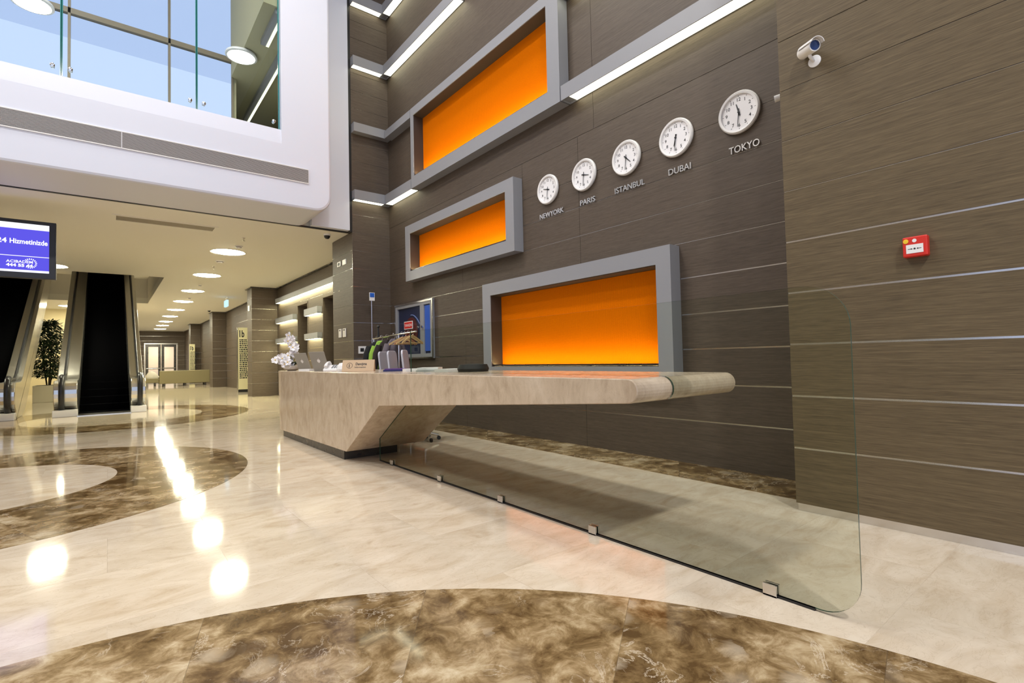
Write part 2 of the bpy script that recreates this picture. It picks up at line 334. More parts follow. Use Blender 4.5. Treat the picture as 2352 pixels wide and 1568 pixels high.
def rect_sub(rects, hole):
    hu0, hu1, hz0, hz1 = hole; out = []
    for (u0, u1, z0, z1) in rects:
        if hu1 <= u0 or hu0 >= u1 or hz1 <= z0 or hz0 >= z1: out.append((u0, u1, z0, z1)); continue
        if u0 < hu0: out.append((u0, hu0, z0, z1))
        if hu1 < u1: out.append((hu1, u1, z0, z1))
        a, b = max(u0, hu0), min(u1, hu1)
        if z0 < hz0: out.append((a, b, z0, hz0))
        if hz1 < z1: out.append((a, b, hz1, z1))
    return out
def plank_wall(m, plane, val, sgn, u0, u1, z0, z1, joints, splits=lambda a, b: [], holes=(), g=0.014, depth=0.12):
    """planks on a backing; plane 'X' runs along Y, plane 'Y' along X; sgn is the side of the wall body (+1: body at val..val+depth)"""
    def put(r, d0, d1):
        a, b = sorted((val + sgn * d0, val + sgn * d1))
        if r[1] - r[0] < 0.002 or r[3] - r[2] < 0.002: return
        if plane == 'X': m.box(a, b, r[0], r[1], r[2], r[3])
        else: m.box(r[0], r[1], a, b, r[2], r[3])
    zs = [z0] + [z for z in joints if z0 + 0.02 < z < z1 - 0.02] + [z1]
    m.cur = 0
    for a, b in zip(zs[:-1], zs[1:]):
        ga, gb = (g if a < 2.3 else g * 0.5), (g if b < 2.3 else g * 0.5)
        us = [u0] + sorted(q for q in splits(a, b) if u0 < q < u1) + [u1]
        for p, q in zip(us[:-1], us[1:]):
            rs = [(p + (0.003 if p > u0 else 0), q - (0.003 if q < u1 else 0), a + (ga / 2 if a > z0 else 0), b - (gb / 2 if b < z1 else 0))]
            for h in holes: rs = rect_sub(rs, h)
            for r in rs: put(r, 0, 0.0062)
    m.cur = 1
    rs = [(u0 + 0.001, u1 - 0.001, z0, z1)]
    for h in holes: rs = rect_sub(rs, h)
    for r in rs: put(r, 0.006, depth)
    return m
JW = [0.49, 0.90, 1.30, 1.70, 2.12, 2.53, 2.945, 3.352, 3.765, 4.36]
JA = [0.49 + 0.4078 * k for k in range(28)]
def sp(a, b):
    z = (a + b) / 2
    if z > 4.36: return [4.62]
    if z > 3.352: return [6.16, 4.93]
    if z > 2.945: return [4.93]
    if z > 2.53: return [4.93, 7.96]
    if z > 1.7: return [9.0, 4.93]
    return [4.9, 7.9]
FR = {'big': dict(o=(5.07, 9.58, 4.87, 6.57), i=(5.325, 9.46, 5.11, 6.40)),
      'mid': dict(o=(6.17, 9.90, 2.937, 4.12), i=(6.385, 9.70, 3.135, 3.935)),
      'low': dict(o=(3.36, 7.07, 0.93, 2.505), i=(3.56, 6.85, 1.11, 2.30))}
holes = [d['i'] for d in FR.values()]
struct(plank_wall(MB(), 'X', XW, 1, 1.6, YP + 0.05, 0.0, TOP, JW, sp, holes).build('wall_right', [WOOD, ALU]))
# projecting alarm wall
m = plank_wall(MB(), 'X', XA, 1, -6, 1.78, 0.06, TOP, JA, lambda a, b: [-2.6])
m.cur = 0; m.box(XA + 0.121, XW + 0.2, 1.60, 1.78, 0, TOP); struct(m.build('wall_alarm_side', [WOODA, ALU]))
struct(MB().box(XA + 0.012, XA + 0.1, -6, 1.77, 0, 0.06).build('baseboard_right', ALU))
# pier at the end of the reception
m = plank_wall(MB(), 'Y', YP, 1, XP, XW + 0.02, 0, TOP, JA)
plank_wall(m, 'X', XP, 1, YP + 0.0145, 12.37, 0, TOP, JA); plank_wall(m, 'Y', 12.37, -1, XP, XW + 0.02, 0, TOP, JA); struct(m.build('wall_pier', [WOOD, ALU]))
# corridor wall with the lift lobby openings
EL = [(17.37, 18.54, 0.0, 3.27), (14.6, 15.87, 0.0, 3.27)]
m = plank_wall(MB(), 'X', XW, 1, 12.3, 53, 0, ZC + 0.1, JA, lambda a, b: [], EL); struct(m.build('wall_corridor', [WOOD, ALU]))
for k, (a, b, c, d) in enumerate(EL):
    o = struct(MB().box(5.55, 5.58, a - 0.02, b + 0.02, 0, d + 0.02).build('door_%d' % (k + 1), DKMETAL))
    f = MB(); f.box(5.19, 5.56, a - 0.03, a + 0.04, 0, d); f.box(5.19, 5.56, b - 0.04, b + 0.03, 0, d); f.box(5.19, 5.56, a - 0.03, b + 0.03, d - 0.04, d + 0.03); f.build('door_frame', WOOD, o)
# pillars
for k, (x0, x1, y0, y1) in enumerate([(4.28, 5.19, 21.2, 22.0), (4.52, 5.6, 32.2, 33.2), (4.58, 5.19, 42.2, 43.2)]):
    m = plank_wall(MB(), 'Y', y0, 1, x0, min(x1, 5.19), 0, ZC, JA); plank_wall(m, 'X', x0, 1, y0 + 0.0145, y1, 0, ZC, JA)
    struct(m.build('pillar_%d' % (k + 1), [WOOD, ALU]))
# dark soffit lip over pillars and lift wall
m = MB(); m.box(4.22, 5.2, 21.1, 22.1, ZC - 0.03, ZC - 0.001); m.box(4.46, 5.2, 32.1, 33.3, ZC - 0.03, ZC - 0.001); m.box(4.5, 5.2, 42.1, 43.3, ZC - 0.03, ZC - 0.001)
m.box(5.12, 5.2, 12.4, 53, ZC - 0.03, ZC - 0.001); struct(m.build('trim_1', DKMETAL))
# corridor ceiling with the escalator opening
OX0, OX1, OY0, OY1 = -4.2, 1.45, 20.2, 29.0
m = MB(); m.box(-9, OX0, 11.24, 54, ZC, ZC + 0.25); m.box(OX1, 7, 11.24, 54, ZC, ZC + 0.25); m.box(OX0, OX1, 11.24, OY0, ZC, ZC + 0.25); m.box(OX0, OX1, OY1, 54, ZC, ZC + 0.25)
struct(m.build('ceiling_corridor', CEIL))
m = MB(); m.box(OX0 - 0.1, OX0, OY0, OY1, ZC + 0.25, 7.0); m.box(OX1, OX1 + 0.1, OY0, OY1, ZC + 0.25, 7.0); m.box(OX0, OX1, OY1, OY1 + 0.1, ZC + 0.25, 7.0); m.box(OX0, OX1, OY0 - 0.1, OY0, ZC + 0.25, 7.0); m.box(OX0, OX1, OY0, OY1, 7.0, 7.1)
struct(m.build('wall_escalator_well', REVEAL))
# end wall, left corridor wall, cross wall behind the planter
m = plank_wall(MB(), 'Y', 52.0, 1, -9, 7, 0, ZC, JA, holes=[(2.35, 4.7, 0, 3.16)]); struct(m.build('wall_end', [WOOD, ALU]))
struct(MB().box(-9, 0.6, 33.5, 33.7, 0, ZC).build('wall_cross', CREAMW))
m = MB(); m.box(-9.15, -9, 3.0, 54, 0, TOP); m.box(-9.15, -9, -6, 3.0, 5.2, TOP); m.box(-9.15, -9, -6, 3.0, 0, 0.15); struct(m.build('wall_left', mat('taupe_wall_plaster', (0.30, 0.26, 0.20), 0.7)))
m = MB()
for y in (-5.95, -3.7, -1.5, 0.7, 2.95): m.box(-9.12, -9.0, y - 0.04, y + 0.04, 0.15, 5.2)
m.box(-9.12, -9.0, -6, 3, 0.15, 0.23); m.box(-9.12, -9.0, -6, 3, 5.12, 5.2)
w3 = struct(m.build('window_3', MULL)); MB().box(-9.08, -9.07, -6, 3.0, 0.2, 5.15).build('pane', GWIN, w3)
# atrium ceiling, upper parts
struct(MB().box(-9, 7, -6, 9.9, TOP, TOP + 0.2).build('ceiling_atrium', WHITE))
# glazed entrance facade behind the viewer
m = MB()
for x in [-9 + 1.62 * k for k in range(9)]: m.box(x - 0.04, x + 0.04, -6.05, -5.93, 0, TOP)
for z in (0.05, 3.2, 6.2, 9.1, TOP - 0.05): m.box(-9, 4.25, -6.05, -5.93, z - 0.04, z + 0.04)
fac = struct(m.build('window_1', MULL)); MB().box(-9, 4.25, -6.0, -5.99, 0, TOP).build('pane', GWIN, fac)
struct(MB().box(4.25, 7, -6.1, -5.9, 0, TOP).build('wall_back', WHITE))

# ------------------------------------------------------------------ white gallery front over the corridor
YB, BX = 9.9, 3.43
def rrect(x0, x1, z0, z1, r, n=8):
    p = [(x0, z0)]
    for k in range(n + 1):
        a = -PI / 2 + PI / 2 * k / n; p.append((x1 - r + r * math.cos(a), z0 + r + r * math.sin(a)))
    p += [(x1, z1), (x0, z1)]; return p
m = MB(); zS, zO, xO, zC_ = ZC + 0.0, 5.60, 2.52, 5.33
# lower band as one rounded prism, right jamb above it
out = rrect(-9, BX, zS, zC_, 0.30); m.prism(out, 'Y', YB + 0.04, 11.2)
# soft lower front edge
front = rrect(-9, BX - 0.04, zS + 0.045, zC_, 0.28); m.rings([[(p[0], YB + 0.04, p[1]) for p in out], [(p[0], YB + 0.012, p[1]) for p in rrect(-9, BX - 0.012, zS + 0.014, zC_, 0.29)], [(p[0], YB, p[1]) for p in front]])
m.prism([(YB, zC_), (YB + 0.03, zO), (11.2, zO), (11.2, zC_)], 'X', -9, xO); m.box(xO, BX - 0.04, YB, YB + 0.14, zC_, TOP); m.prism([(BX - 0.04, YB), (BX - 0.012, YB + 0.012), (BX, YB + 0.04), (BX, 11.1), (BX - 0.04, 11.1)], 'Z', zC_, TOP)
struct(m.build('wall_gallery_front', WHITE))
struct(MB().box(BX - 0.02, 4.24, 11.06, 11.22, ZC + 0.02, TOP).build('wall_gallery_return', WHITE))
m = MB(); m.box(-9, XP, 11.2, 11.25, ZC - 0.012, ZC + 0.02); m.box(4.24, XP + 0.02, 11.08, 11.2, ZC - 0.01, TOP); struct(m.build('shadow_gap_strips', BLACK))  # black strips stand in for the shade in the soffit and pier gaps
# projecting sill crease line of the gallery front
# gallery interior
struct(MB().box(-9, 5, 11.2, 30, 5.3, 5.45).build('floor_gallery', CEIL))
UPC = mat('olive_light_tinted_paint', (0.42, 0.39, 0.24), 0.7)  # olive puts the tint of warm light and greenish glass into the paint
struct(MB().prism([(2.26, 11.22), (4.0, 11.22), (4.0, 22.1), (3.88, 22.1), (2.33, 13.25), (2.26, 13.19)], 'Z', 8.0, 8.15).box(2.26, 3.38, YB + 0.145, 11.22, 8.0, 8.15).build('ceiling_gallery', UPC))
struct(MB().box(-9, 2.30, 9.95, 13.6, TOP, TOP + 0.15).build('ceiling_gallery_void', WHITE))
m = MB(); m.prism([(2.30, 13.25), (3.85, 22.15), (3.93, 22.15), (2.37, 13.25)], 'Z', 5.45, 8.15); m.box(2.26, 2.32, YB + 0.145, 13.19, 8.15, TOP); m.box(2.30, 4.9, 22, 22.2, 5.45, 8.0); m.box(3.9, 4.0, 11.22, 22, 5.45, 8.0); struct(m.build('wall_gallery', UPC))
WY = 13.2
m = MB()
for x in (-6.2, -4.45, -2.7, -0.62, 1.05): m.box(x - 0.022, x + 0.022, WY, WY + 0.1, 5.45, TOP)
m.box(-9, 2.3, WY, WY + 0.1, 8.36, 8.47); m.box(2.27, 2.30, WY, WY + 0.1, 5.45, TOP); m.box(-9, 2.3, WY, WY + 0.1, 5.45, 5.5)
win = struct(m.build('window_2', MULL)); MB().box(-9, 2.26, WY + 0.04, WY + 0.05, 7.86, TOP).build('tinted_pane', GWIN2, win)
MB().box(-9, 2.26, WY + 0.04, WY + 0.05, 5.5, 7.86).build('pane', GWIN3, win)

# glass railing panels of the gallery
def railing(x0, x1, label):
    t = thing('glass_railing_panel', label, 'glass railing', ((x0 + x1) / 2, YB + 0.0 + 0.06, zO), group='glass panels of the gallery railing')
    o = t.location; g = MB(o); g.box(x0 + 0.012, x1 - 0.012, YB + 0.0 + 0.05, YB + 0.0 + 0.068, zO + 0.0, 8.6); g.build('pane', GRAIL, t)
    for x in (x0 + 0.006, x1 - 0.006): MB(o).box(x - 0.013, x + 0.006, YB + 0.0 + 0.046, YB + 0.0 + 0.072, zO, 8.6).build('polished_edge', TEAL, t)
    for x in (x0 + 0.10, x1 - 0.10):
        c = MB(o); c.lathe([(0.022, 0.0), (0.03, 0.006), (0.03, 0.03), (0.02, 0.036), (0.0, 0.036)], (x, YB + 0.0 + 0.05, zO + 0.13), (0, -1, 0), 20); c.cyl((x, YB + 0.0 + 0.07, zO + 0.13), (x, YB + 0.0 + 0.10, zO + 0.13), 0.025, 16); c.build('clamp', CHROME, t, True)
railing(-4.0, -2.28, 'glass gallery railing panel furthest from the dark wall, beyond the frame edge'); railing(-2.28, -0.55, 'glass gallery railing panel at the left edge of the photo')
railing(-0.55, 1.18, 'middle glass gallery railing panel between two green-edged joints'); railing(1.18, 2.50, 'glass gallery railing panel next to the white jamb')

# ------------------------------------------------------------------ lamps
def ceiling_light(x, y, z, r, label, group, m=DISC, first=[None]):
    t = thing('ceiling_light', label, 'ceiling light', (x, y, z), group=group)
    MB().lathe([(r - 0.0, 0.0), (r + 0.035, -0.012), (r + 0.04, 0.0)], (0, 0, -0.001)).build('rim', WPLAST, t, True)
    MB().lathe([(r, -0.004), (r * 0.6, -0.03), (0.0, -0.04)], (0, 0, -0.002), n=40).build('diffuser', m, t, True)
    return t
LP = [(2.442, 14.836), (2.534, 19.067), (2.617, 23.393), (2.694, 27.431), (2.783, 31.676), (2.883, 36.007), (2.993, 40.372), (3.081, 44.376), (3.233, 48.615)]
ordn = ['nearest, largest in view', 'second nearest', 'third from the near end', 'fourth from the near end', 'middle of the row', 'sixth from the near end', 'third from the far doors', 'second from the far doors', 'nearest the far doors, smallest in view']
for (x, y), s_ in zip(LP, ordn): ceiling_light(x, y, ZC, 0.37, 'round ceiling light in corridor row, ' + s_, 'round lights along the corridor ceiling')
ceiling_light(-1.30, 19.37, ZC, 0.37, 'round ceiling light just right of the blue screen', 'round lights over the escalators')
ceiling_light(-1.43, 31.6, ZC, 0.37, 'round ceiling light seen between the two escalators', 'round lights over the escalators')
ceiling_light(-5.6, 19.4, ZC, 0.37, 'round ceiling light hidden beyond the left escalator', 'round lights over the escalators')
def pendant(x, y, z, r, label, zt):
    t = thing('round_pendant_light', label, 'ceiling light', (x, y, z), group='round lights behind the gallery glass')
    MB().lathe([(r, 0.05), (r + 0.01, 0.03), (r + 0.01, 0.0), (r - 0.01, -0.01)], (0, 0, 0), n=40).build('rim', WPLAST, t, True)
    MB().lathe([(r - 0.01, -0.005), (r * 0.6, -0.03), (0.0, -0.04)], (0, 0, 0), n=40).build('diffuser', DISCU, t, True)
    MB().cyl((0.05, 0, 0.05), (0.05, 0, zt - z), 0.012).build('rod', WPLAST, t)
pendant(2.26, 12.06, 7.93, 0.30, 'round glowing lamp behind the gallery glass near the white jamb', 8.0)
pendant(-1.10, 12.5, 7.93, 0.30, 'round glowing lamp at the top left behind the gallery glass', TOP)

def fascia(name, label, plane, u0, u1, z0, z1, lit=None, group=None, d=0.19, front=None, m=STRIP, base=None):
    """metal ledge on a wall with a lit diffuser set in its underside"""
    if plane == 'X': base = base or XW; front = front or 5.012
    else: base = base or YP; front = front or 10.90
    cu = (u0 + u1) / 2; loc = (base, cu, z0) if plane == 'X' else (cu, base, z0)
    t = thing(name, label, 'wall light' if lit else 'wall ledge', loc, group=group)
    def bx(mm, a, b, p, q, c, e):
        if plane == 'X': mm.box(a, b, p, q, c, e)
        else: mm.box(p, q, a, b, c, e)
        return mm
    h = MB(loc)
    if lit:
        bx(h, front, front + 0.012, u0, u1, z0, z1); bx(h, front + 0.012, base, u0, u1, z1 - 0.012, z1); bx(h, front + 0.012, base, u0, u1, z0 + 0.02, z0 + 0.03)
        bx(h, base - 0.012, base, u0, u1, z0, z0 + 0.02)
        bx(h, front + 0.012, base, u0, u0 + 0.012, z0, z1 - 0.012); bx(h, front + 0.012, base, u1 - 0.012, u1, z0, z1 - 0.012)
    else: bx(h, front, base, u0, u1, z0, z1)
    h.build('housing', FRAME, t)
    if lit:
        q = MB(loc); bx(q, front + 0.014, base - 0.014, lit[0], lit[1], z0 + 0.004, z0 + 0.018); q.build('diffuser', m, t)
    return t
G = 'strip lights on the dark wood walls'
fascia('wall_strip_light', 'short strip light on the clock wall under the corner of the tall orange frame', 'X', 9.60, 10.88, 4.87, 5.08, (9.62, 10.87), G)
fascia('wall_strip_light', 'long strip light running from the tall orange frame above the clocks', 'X', 1.80, 5.05, 4.87, 5.08, (1.82, 4.90), G)
fascia('wall_strip_light', 'lowest strip light on the narrow pier face, above the small wall plates', 'Y', 4.30, 5.185, 4.87, 5.09, (4.32, 5.0), G)
fascia('metal_wall_ledge', 'unlit metal ledge joining the tall orange frame to the corner', 'X', 9.60, 10.88, 6.40, 6.57, None, 'unlit metal ledges')
fascia('metal_wall_ledge', 'unlit metal ledge on the narrow pier face', 'Y', 4.30, 5.185, 6.42, 6.62, None, 'unlit metal ledges')
fascia('wall_strip_light', 'strip light leaving the top right of the tall orange frame at the picture top', 'X', 1.80, 5.05, 6.40, 6.57, (1.82, 4.95), G)
fascia('wall_strip_light', 'long bright diagonal strip light above the tall orange frame', 'X', 7.72, 10.88, 7.93, 8.14, (7.74, 10.87), G)
fascia('wall_strip_light', 'middle strip light on the narrow pier face, second from the top', 'Y', 4.30, 5.185, 7.93, 8.15, (4.32, 5.0), G)
fascia('wall_strip_light', 'topmost strip light on the clock wall, cut by the picture top', 'X', 7.0, 10.88, 9.38, 9.6, (7.02, 10.87), G)
fascia('wall_strip_light', 'topmost strip light on the narrow pier face', 'Y', 4.30, 5.185, 9.38, 9.6, (4.32, 5.0), G)
G2 = 'strip lights of the lift lobby'
fascia('lobby_strip_light', 'long top strip light over the lift openings', 'X', 12.4, 20.95, 3.54, 3.72, (12.45, 20.9), G2, front=5.05, m=STRIPC)
fascia('lobby_strip_light', 'middle strip light between corridor pillar and far lift opening', 'X', 18.6, 20.95, 2.76, 2.96, (18.62, 20.9), G2, front=5.05, m=STRIPC)
fascia('lobby_strip_light', 'lowest strip light between corridor pillar and far lift opening, behind the orchid', 'X', 18.6, 20.95, 1.99, 2.18, (18.62, 20.9), G2, front=5.05, m=STRIPC)
fascia('lobby_strip_light', 'upper short strip light between the two lift openings', 'X', 15.95, 17.3, 2.77, 2.99, (15.97, 17.28), G2, front=5.05, m=STRIPC)
fascia('lobby_strip_light', 'lower short strip light between the two lift openings', 'X', 15.95, 17.3, 1.99, 2.18, (15.97, 17.28), G2, front=5.05, m=STRIPC)

# ------------------------------------------------------------------ orange light boxes
LINING = mat('dark_brown_lining', (0.030, 0.021, 0.018), 0.6)
def light_box(key, label, led):
    (a, b, c, d), (e, f, g, h) = FR[key]['o'], FR[key]['i']
    loc = (XW, (a + b) / 2, c); t = thing('orange_light_box', label, 'light box', loc, group='orange light boxes on the clock wall')
    m = MB(loc); F0 = 5.012
    m.box(F0, XW - 0.001, a, e, c, d); m.box(F0, XW - 0.001, f, b, c, d); m.box(F0, XW - 0.001, e, f, c, g); m.box(F0, XW - 0.001, e, f, h, d); m.build('frame', FRAME, t)
    r = MB(loc); k = 0.004   # dark lining of the recess
    r.box(F0 + 0.012, 5.30, e + k, e + 0.008, g + k, h - k); r.box(F0 + 0.012, 5.30, f - 0.008, f - k, g + k, h - k); r.box(F0 + 0.012, 5.30, e + 0.008, f - 0.008, h - 0.008, h - k); r.box(F0 + 0.012, 5.30, e + 0.008, f - 0.008, g + k, g + 0.008)
    r.box(5.27, 5.30, e + 0.008, f - 0.008, g + 0.008, h - 0.008); r.build('recess_lining', LINING, t)
    MB(loc).box(5.240, 5.256, e + 0.012, f - 0.012, g + 0.025, h - 0.012).build('orange_panel', ORANGE, t)
    MB(loc).box(5.075, 5.10, e + 0.02, f - 0.02, g + 0.009, g + 0.02).build('lamp_strip', led, t); MB(loc).box(5.05, 5.058, e + 0.01, f - 0.01, g + 0.0085, g + 0.035).build('lamp_shield', DKMETAL, t)
LED = emis('amber_lamp_strip', (1.0, 0.76, 0.36), 75)
light_box('big', 'large high orange panel in grey metal frame, top of the clock wall', LED)
light_box('mid', 'narrow orange panel in grey metal frame, left of the New York clock', LED)
light_box('low', 'low wide orange panel in grey metal frame behind the reception desk', LED)

# ------------------------------------------------------------------ wall clocks and city names
def clock(y, z, city, hh, mm):
    loc = (XW, y, z); t = thing('wall_clock', 'white round wall clock above the letters ' + city, 'wall clock', loc, group='world time clocks'); R = 0.222
    MB().lathe([(R - 0.012, 0.0), (R, 0.012), (R, 0.035), (R - 0.012, 0.05), (R - 0.034, 0.046), (R - 0.036, 0.03), (R - 0.036, 0.0)], (-0.001, 0, 0), (-1, 0, 0), 48).build('case', WPLAST, t, True)
    k = MB(); k.lathe([(R - 0.0365, 0.012), (R - 0.0365, 0.026), (0.0, 0.026)], (0, 0, 0), (-1, 0, 0), 48); k.cur = 1; ex, ey = (0, -1, 0), (0, 0, 1)
    for q in range(1, 13):
        a = q * PI / 6; k.text(str(q), (-0.0268, -math.sin(a) * 0.135, math.cos(a) * 0.135 - 0.016), ex, ey, 0.05, align='CENTER', offset=0.0008)
        dx, dz = -math.sin(a), math.cos(a); k.obox((-0.0272, dx * 0.172, dz * 0.172), (0, dx, dz), (0, dz, -dx), (1, 0, 0), 0.006, 0.0022, 0.0004)
    k.build('dial', [DIAL, INK], t)
    def hand(name, ang, ln, wd, x):
        dy, dz = -math.sin(ang), math.cos(ang); h = MB()
        h.prism([(dy * -0.04 + dz * wd, dz * -0.04 - dy * wd), (dy * ln + dz * wd * 0.5, dz * ln - dy * wd * 0.5), (dy * ln - dz * wd * 0.5, dz * ln + dy * wd * 0.5), (dy * -0.04 - dz * wd, dz * -0.04 + dy * wd)], 'X', x, x - 0.002); h.build(name, INK, t)
    hand('hour_hand', (hh + mm / 60) * PI / 6, 0.095, 0.008, -0.030); hand('minute_hand', mm * PI / 30, 0.15, 0.005, -0.034)
    MB().lathe([(0.011, 0.026), (0.011, 0.04), (0.0, 0.041)], (0, 0, 0), (-1, 0, 0), 16).build('hub', INK, t)
def city(txt, y0, y1):
    loc = (XW, (y0 + y1) / 2, 3.39); t = MB(loc); t.text(txt, (XW - 0.001, y0, 3.357), (0, -1, 0), (0, 0, 1), 0.105, width=y0 - y1, depth=0.018, offset=0.0005)
    return t
SIGNM = mat('polished_steel_letters', (0.78, 0.77, 0.76), 0.28, 0.75)
for txt, cy, hh, y0, y1 in [('NEWYORK', 5.542, 9, 5.743, 5.229), ('PARIS', 4.801, 3, 4.895, 4.615), ('ISTANBUL', 4.065, 4, 4.27, 3.80), ('DUBAI', 3.34, 6, 3.458, 3.165), ('TOKYO', 2.583, 11, 2.71, 2.385)]:
    clock(cy, 3.768, txt, hh, 31)
    tag(city(txt, y0, y1).build('city_sign', SIGNM), 'steel letters reading %s on the dark clock wall' % txt, 'sign', 'city names under the clocks')

# ------------------------------------------------------------------ reception desk
loc = (2.33, 7.9, 0); desk = thing('reception_desk', 'beige marble reception desk with cantilevered counter tapering to a rounded nose', 'reception desk', loc)
X0, X1, ZT = 2.33, 3.42, 1.113
prof = [(9.35, ZT), (1.872, ZT)]
for k in range(1, 12): a = PI / 2 + PI * k / 12; prof.append((1.872 + 0.071 * math.cos(a), 1.042 + 0.071 * math.sin(a)))
prof += [(1.872, 0.971), (5.30, 0.755), (6.30, 0.125), (9.35, 0.105)]
m = MB(loc); m.prism(prof, 'X', X0, X1)
def plan(z, bul, inset):
    cx = (X0 + X1) / 2; r = []
    for k in range(25):
        a = PI * k / 24; ca, sa = math.cos(a), math.sin(a); e = 0.62
        r.append((cx - (X1 - X0) / 2 * math.copysign(abs(ca) ** e, ca), 9.35 + bul * abs(sa) ** e, z))
    return r
m.rings([plan(0.105, 0.22, 0), plan(0.45, 0.30, 0), plan(0.8, 0.37, 0), plan(ZT, 0.42, 0)]); m.build('stone_body', STONE, desk, False, 0.006)
p = MB(loc); p.box(X0 + 0.035, 3.1, 6.46, 9.32, 0, 0.125); p.build('plinth', DKMETAL, desk)

# ------------------------------------------------------------------ frameless glass screen
loc = (GX, 3.4, 0); scr = thing('glass_screen', 'tall frameless glass screen with rounded corners cutting through the counter', 'glass screen', loc)
pts = []
def corner(cy, cz, r, a0, a1, n=10): return [(cy + r * math.cos(a0 + (a1 - a0) * k / n), cz + r * math.sin(a0 + (a1 - a0) * k / n)) for k in range(n + 1)]
pts += [(6.05, 0.012), (6.05, 0.277), (5.30, 0.749), (1.872, 0.966)]
pts += [(1.872 + 0.076 * math.cos(q), 1.042 + 0.076 * math.sin(q)) for q in [-PI / 2 - PI * k / 12 for k in range(1, 12)]]
pts += [(1.872, 1.1175), (5.18, 1.1175), (5.18, 1.575)]; pts += corner(1.05, 1.365, 0.20, PI / 2, PI); pts += corner(1.03, 0.19, 0.178, PI, 3 * PI / 2)
g = MB(loc); g.cur = 0
n = len(pts); T = 0.006
g.add([(GX - T, p[0], p[1]) for p in pts] + [(GX + T, p[0], p[1]) for p in pts], [list(range(n)), list(range(n, 2 * n))[::-1]]); g.cur = 1
g.add([(GX - T, p[0], p[1]) for p in pts] + [(GX + T, p[0], p[1]) for p in pts], [(i, (i + 1) % n, n + (i + 1) % n, n + i) for i in range(n)])
g.build('pane', [GLASS, GEDGE], scr)
for y in (5.695, 4.575, 3.544, 2.476, 1.258):
    c = MB(loc); c.box(GX - 0.020, GX - 0.0065, y - 0.035, y + 0.035, 0, 0.062); c.box(GX + 0.0065, GX + 0.020, y - 0.035, y + 0.035, 0, 0.062); c.box(GX - 0.020, GX + 0.020, y - 0.035, y + 0.035, 0, 0.0115)
    c.build('clamp', ALU, scr, False, 0.002)
MB(loc).box(GX - 0.008, GX + 0.008, 1.05, 6.05, 0.0, 0.012).build('floor_seal', BLACK, scr)

# ------------------------------------------------------------------ alarm, security cameras
loc = (XA, 0.94, 1.93); t = thing('fire_alarm_call_point', 'red fire alarm call point with white plate on the right wood wall', 'fire alarm', loc)
MB(loc).box(XA - 0.055, XA, 0.875, 1.010, 1.862, 1.997).build('housing', RED, t, False, 0.008)
MB(loc).box(XA - 0.0575, XA - 0.0552, 0.898, 0.99, 1.885, 1.943).build('push_plate', WPLAST, t)
k = MB(loc); y0 = 0.944
k.lathe([(0.006, 0), (0.006, 0.001)], (XA - 0.0577, y0, 1.914), (-1, 0, 0), 12)
for sg in (1, -1):
    k.box(XA - 0.0585, XA - 0.0577, min(y0 + sg * 0.016, y0 + sg * 0.036), max(y0 + sg * 0.016, y0 + sg * 0.036), 1.9125, 1.9155); k.prism([(y0 + sg * 0.010, 1.914), (y0 + sg * 0.019, 1.919), (y0 + sg * 0.019, 1.909)], 'X', XA - 0.0577, XA - 0.0585)
k.build('printed_arrows', INK, t)
k = MB(loc); k.lathe([(0.012, 0), (0.012, 0.001)], (XA - 0.0552, 0.944, 1.968), (-1, 0, 0), 16); k.build('house_symbol', WPLAST, t)
MB(loc).lathe([(0.014, 0), (0.015, 0.003), (0.0, 0.004)], (XA - 0.0552, 0.99, 1.968), (-1, 0, 0), 16).build('yellow_tag', YEL, t)
loc = (XA, 1.515, 3.47); t = thing('security_camera', 'white bullet security camera with blue lens on the right wood wall', 'security camera', loc)
MB(loc).lathe([(0.045, 0), (0.045, 0.006), (0.03, 0.012), (0.012, 0.016), (0.012, 0.05)], (XA, 1.515, 3.475), (-1, 0, 0), 24).build('mount', WPLAST, t, True)
MB(loc).tube([(XA - 0.045, 1.515, 3.475), (XA - 0.075, 1.52, 3.49), (XA - 0.085, 1.52, 3.53)], 0.013).build('arm', WPLAST, t, True)
d = Vector((-0.62, -0.75, -0.20)).normalized(); c0 = Vector((XA - 0.075, 1.535, 3.545)) - d * 0.08; c1 = c0 + d * 0.19
MB(loc).lathe([(0.0, 0.0), (0.035, 0.0), (0.043, 0.01), (0.043, 0.178), (0.036, 0.18), (0.036, 0.17), (0.0, 0.17)], c0, d, 28).build('body', WPLAST, t, True)
MB(loc).lathe([(0.0345, 0.172), (0.0345, 0.176), (0.0, 0.1765)], c0, d, 24).build('lens_window', mat('blue_lens_glass', (0.01, 0.03, 0.13), 0.08), t)
up = Vector((0, 0, 1)); sd = d.cross(up).normalized(); u2 = sd.cross(d).normalized()
k = MB(loc); rr = [[c0 + d * h + r * (math.cos(a) * sd + math.sin(a) * u2) for h in (0.03, 0.215) for r in (0.047, 0.051)] for a in [PI * 0.08 + PI * 0.84 * q / 14 for q in range(15)]]
for q in range(14):
    A, B = rr[q], rr[q + 1]; k.add(A + B, [(0, 2, 6, 4), (1, 5, 7, 3), (0, 4, 5, 1), (2, 3, 7, 6)])
k.build('sun_shield', WPLAST, t, True)
loc = (4.62, 1.79, 3.49); t = thing('security_camera', 'white camera tube peeping past the wall edge right of the Tokyo clock', 'security camera', loc)
MB(loc).lathe([(0.035, 0), (0.035, 0.01), (0.012, 0.014), (0.012, 0.06)], (4.62, 1.781, 3.43), (0, 1, 0), 20).build('mount', WPLAST, t, True)
MB(loc).tube([(4.62, 1.84, 3.43), (4.62, 1.86, 3.46), (4.62, 1.86, 3.475)], 0.012).build('arm', WPLAST, t, True)
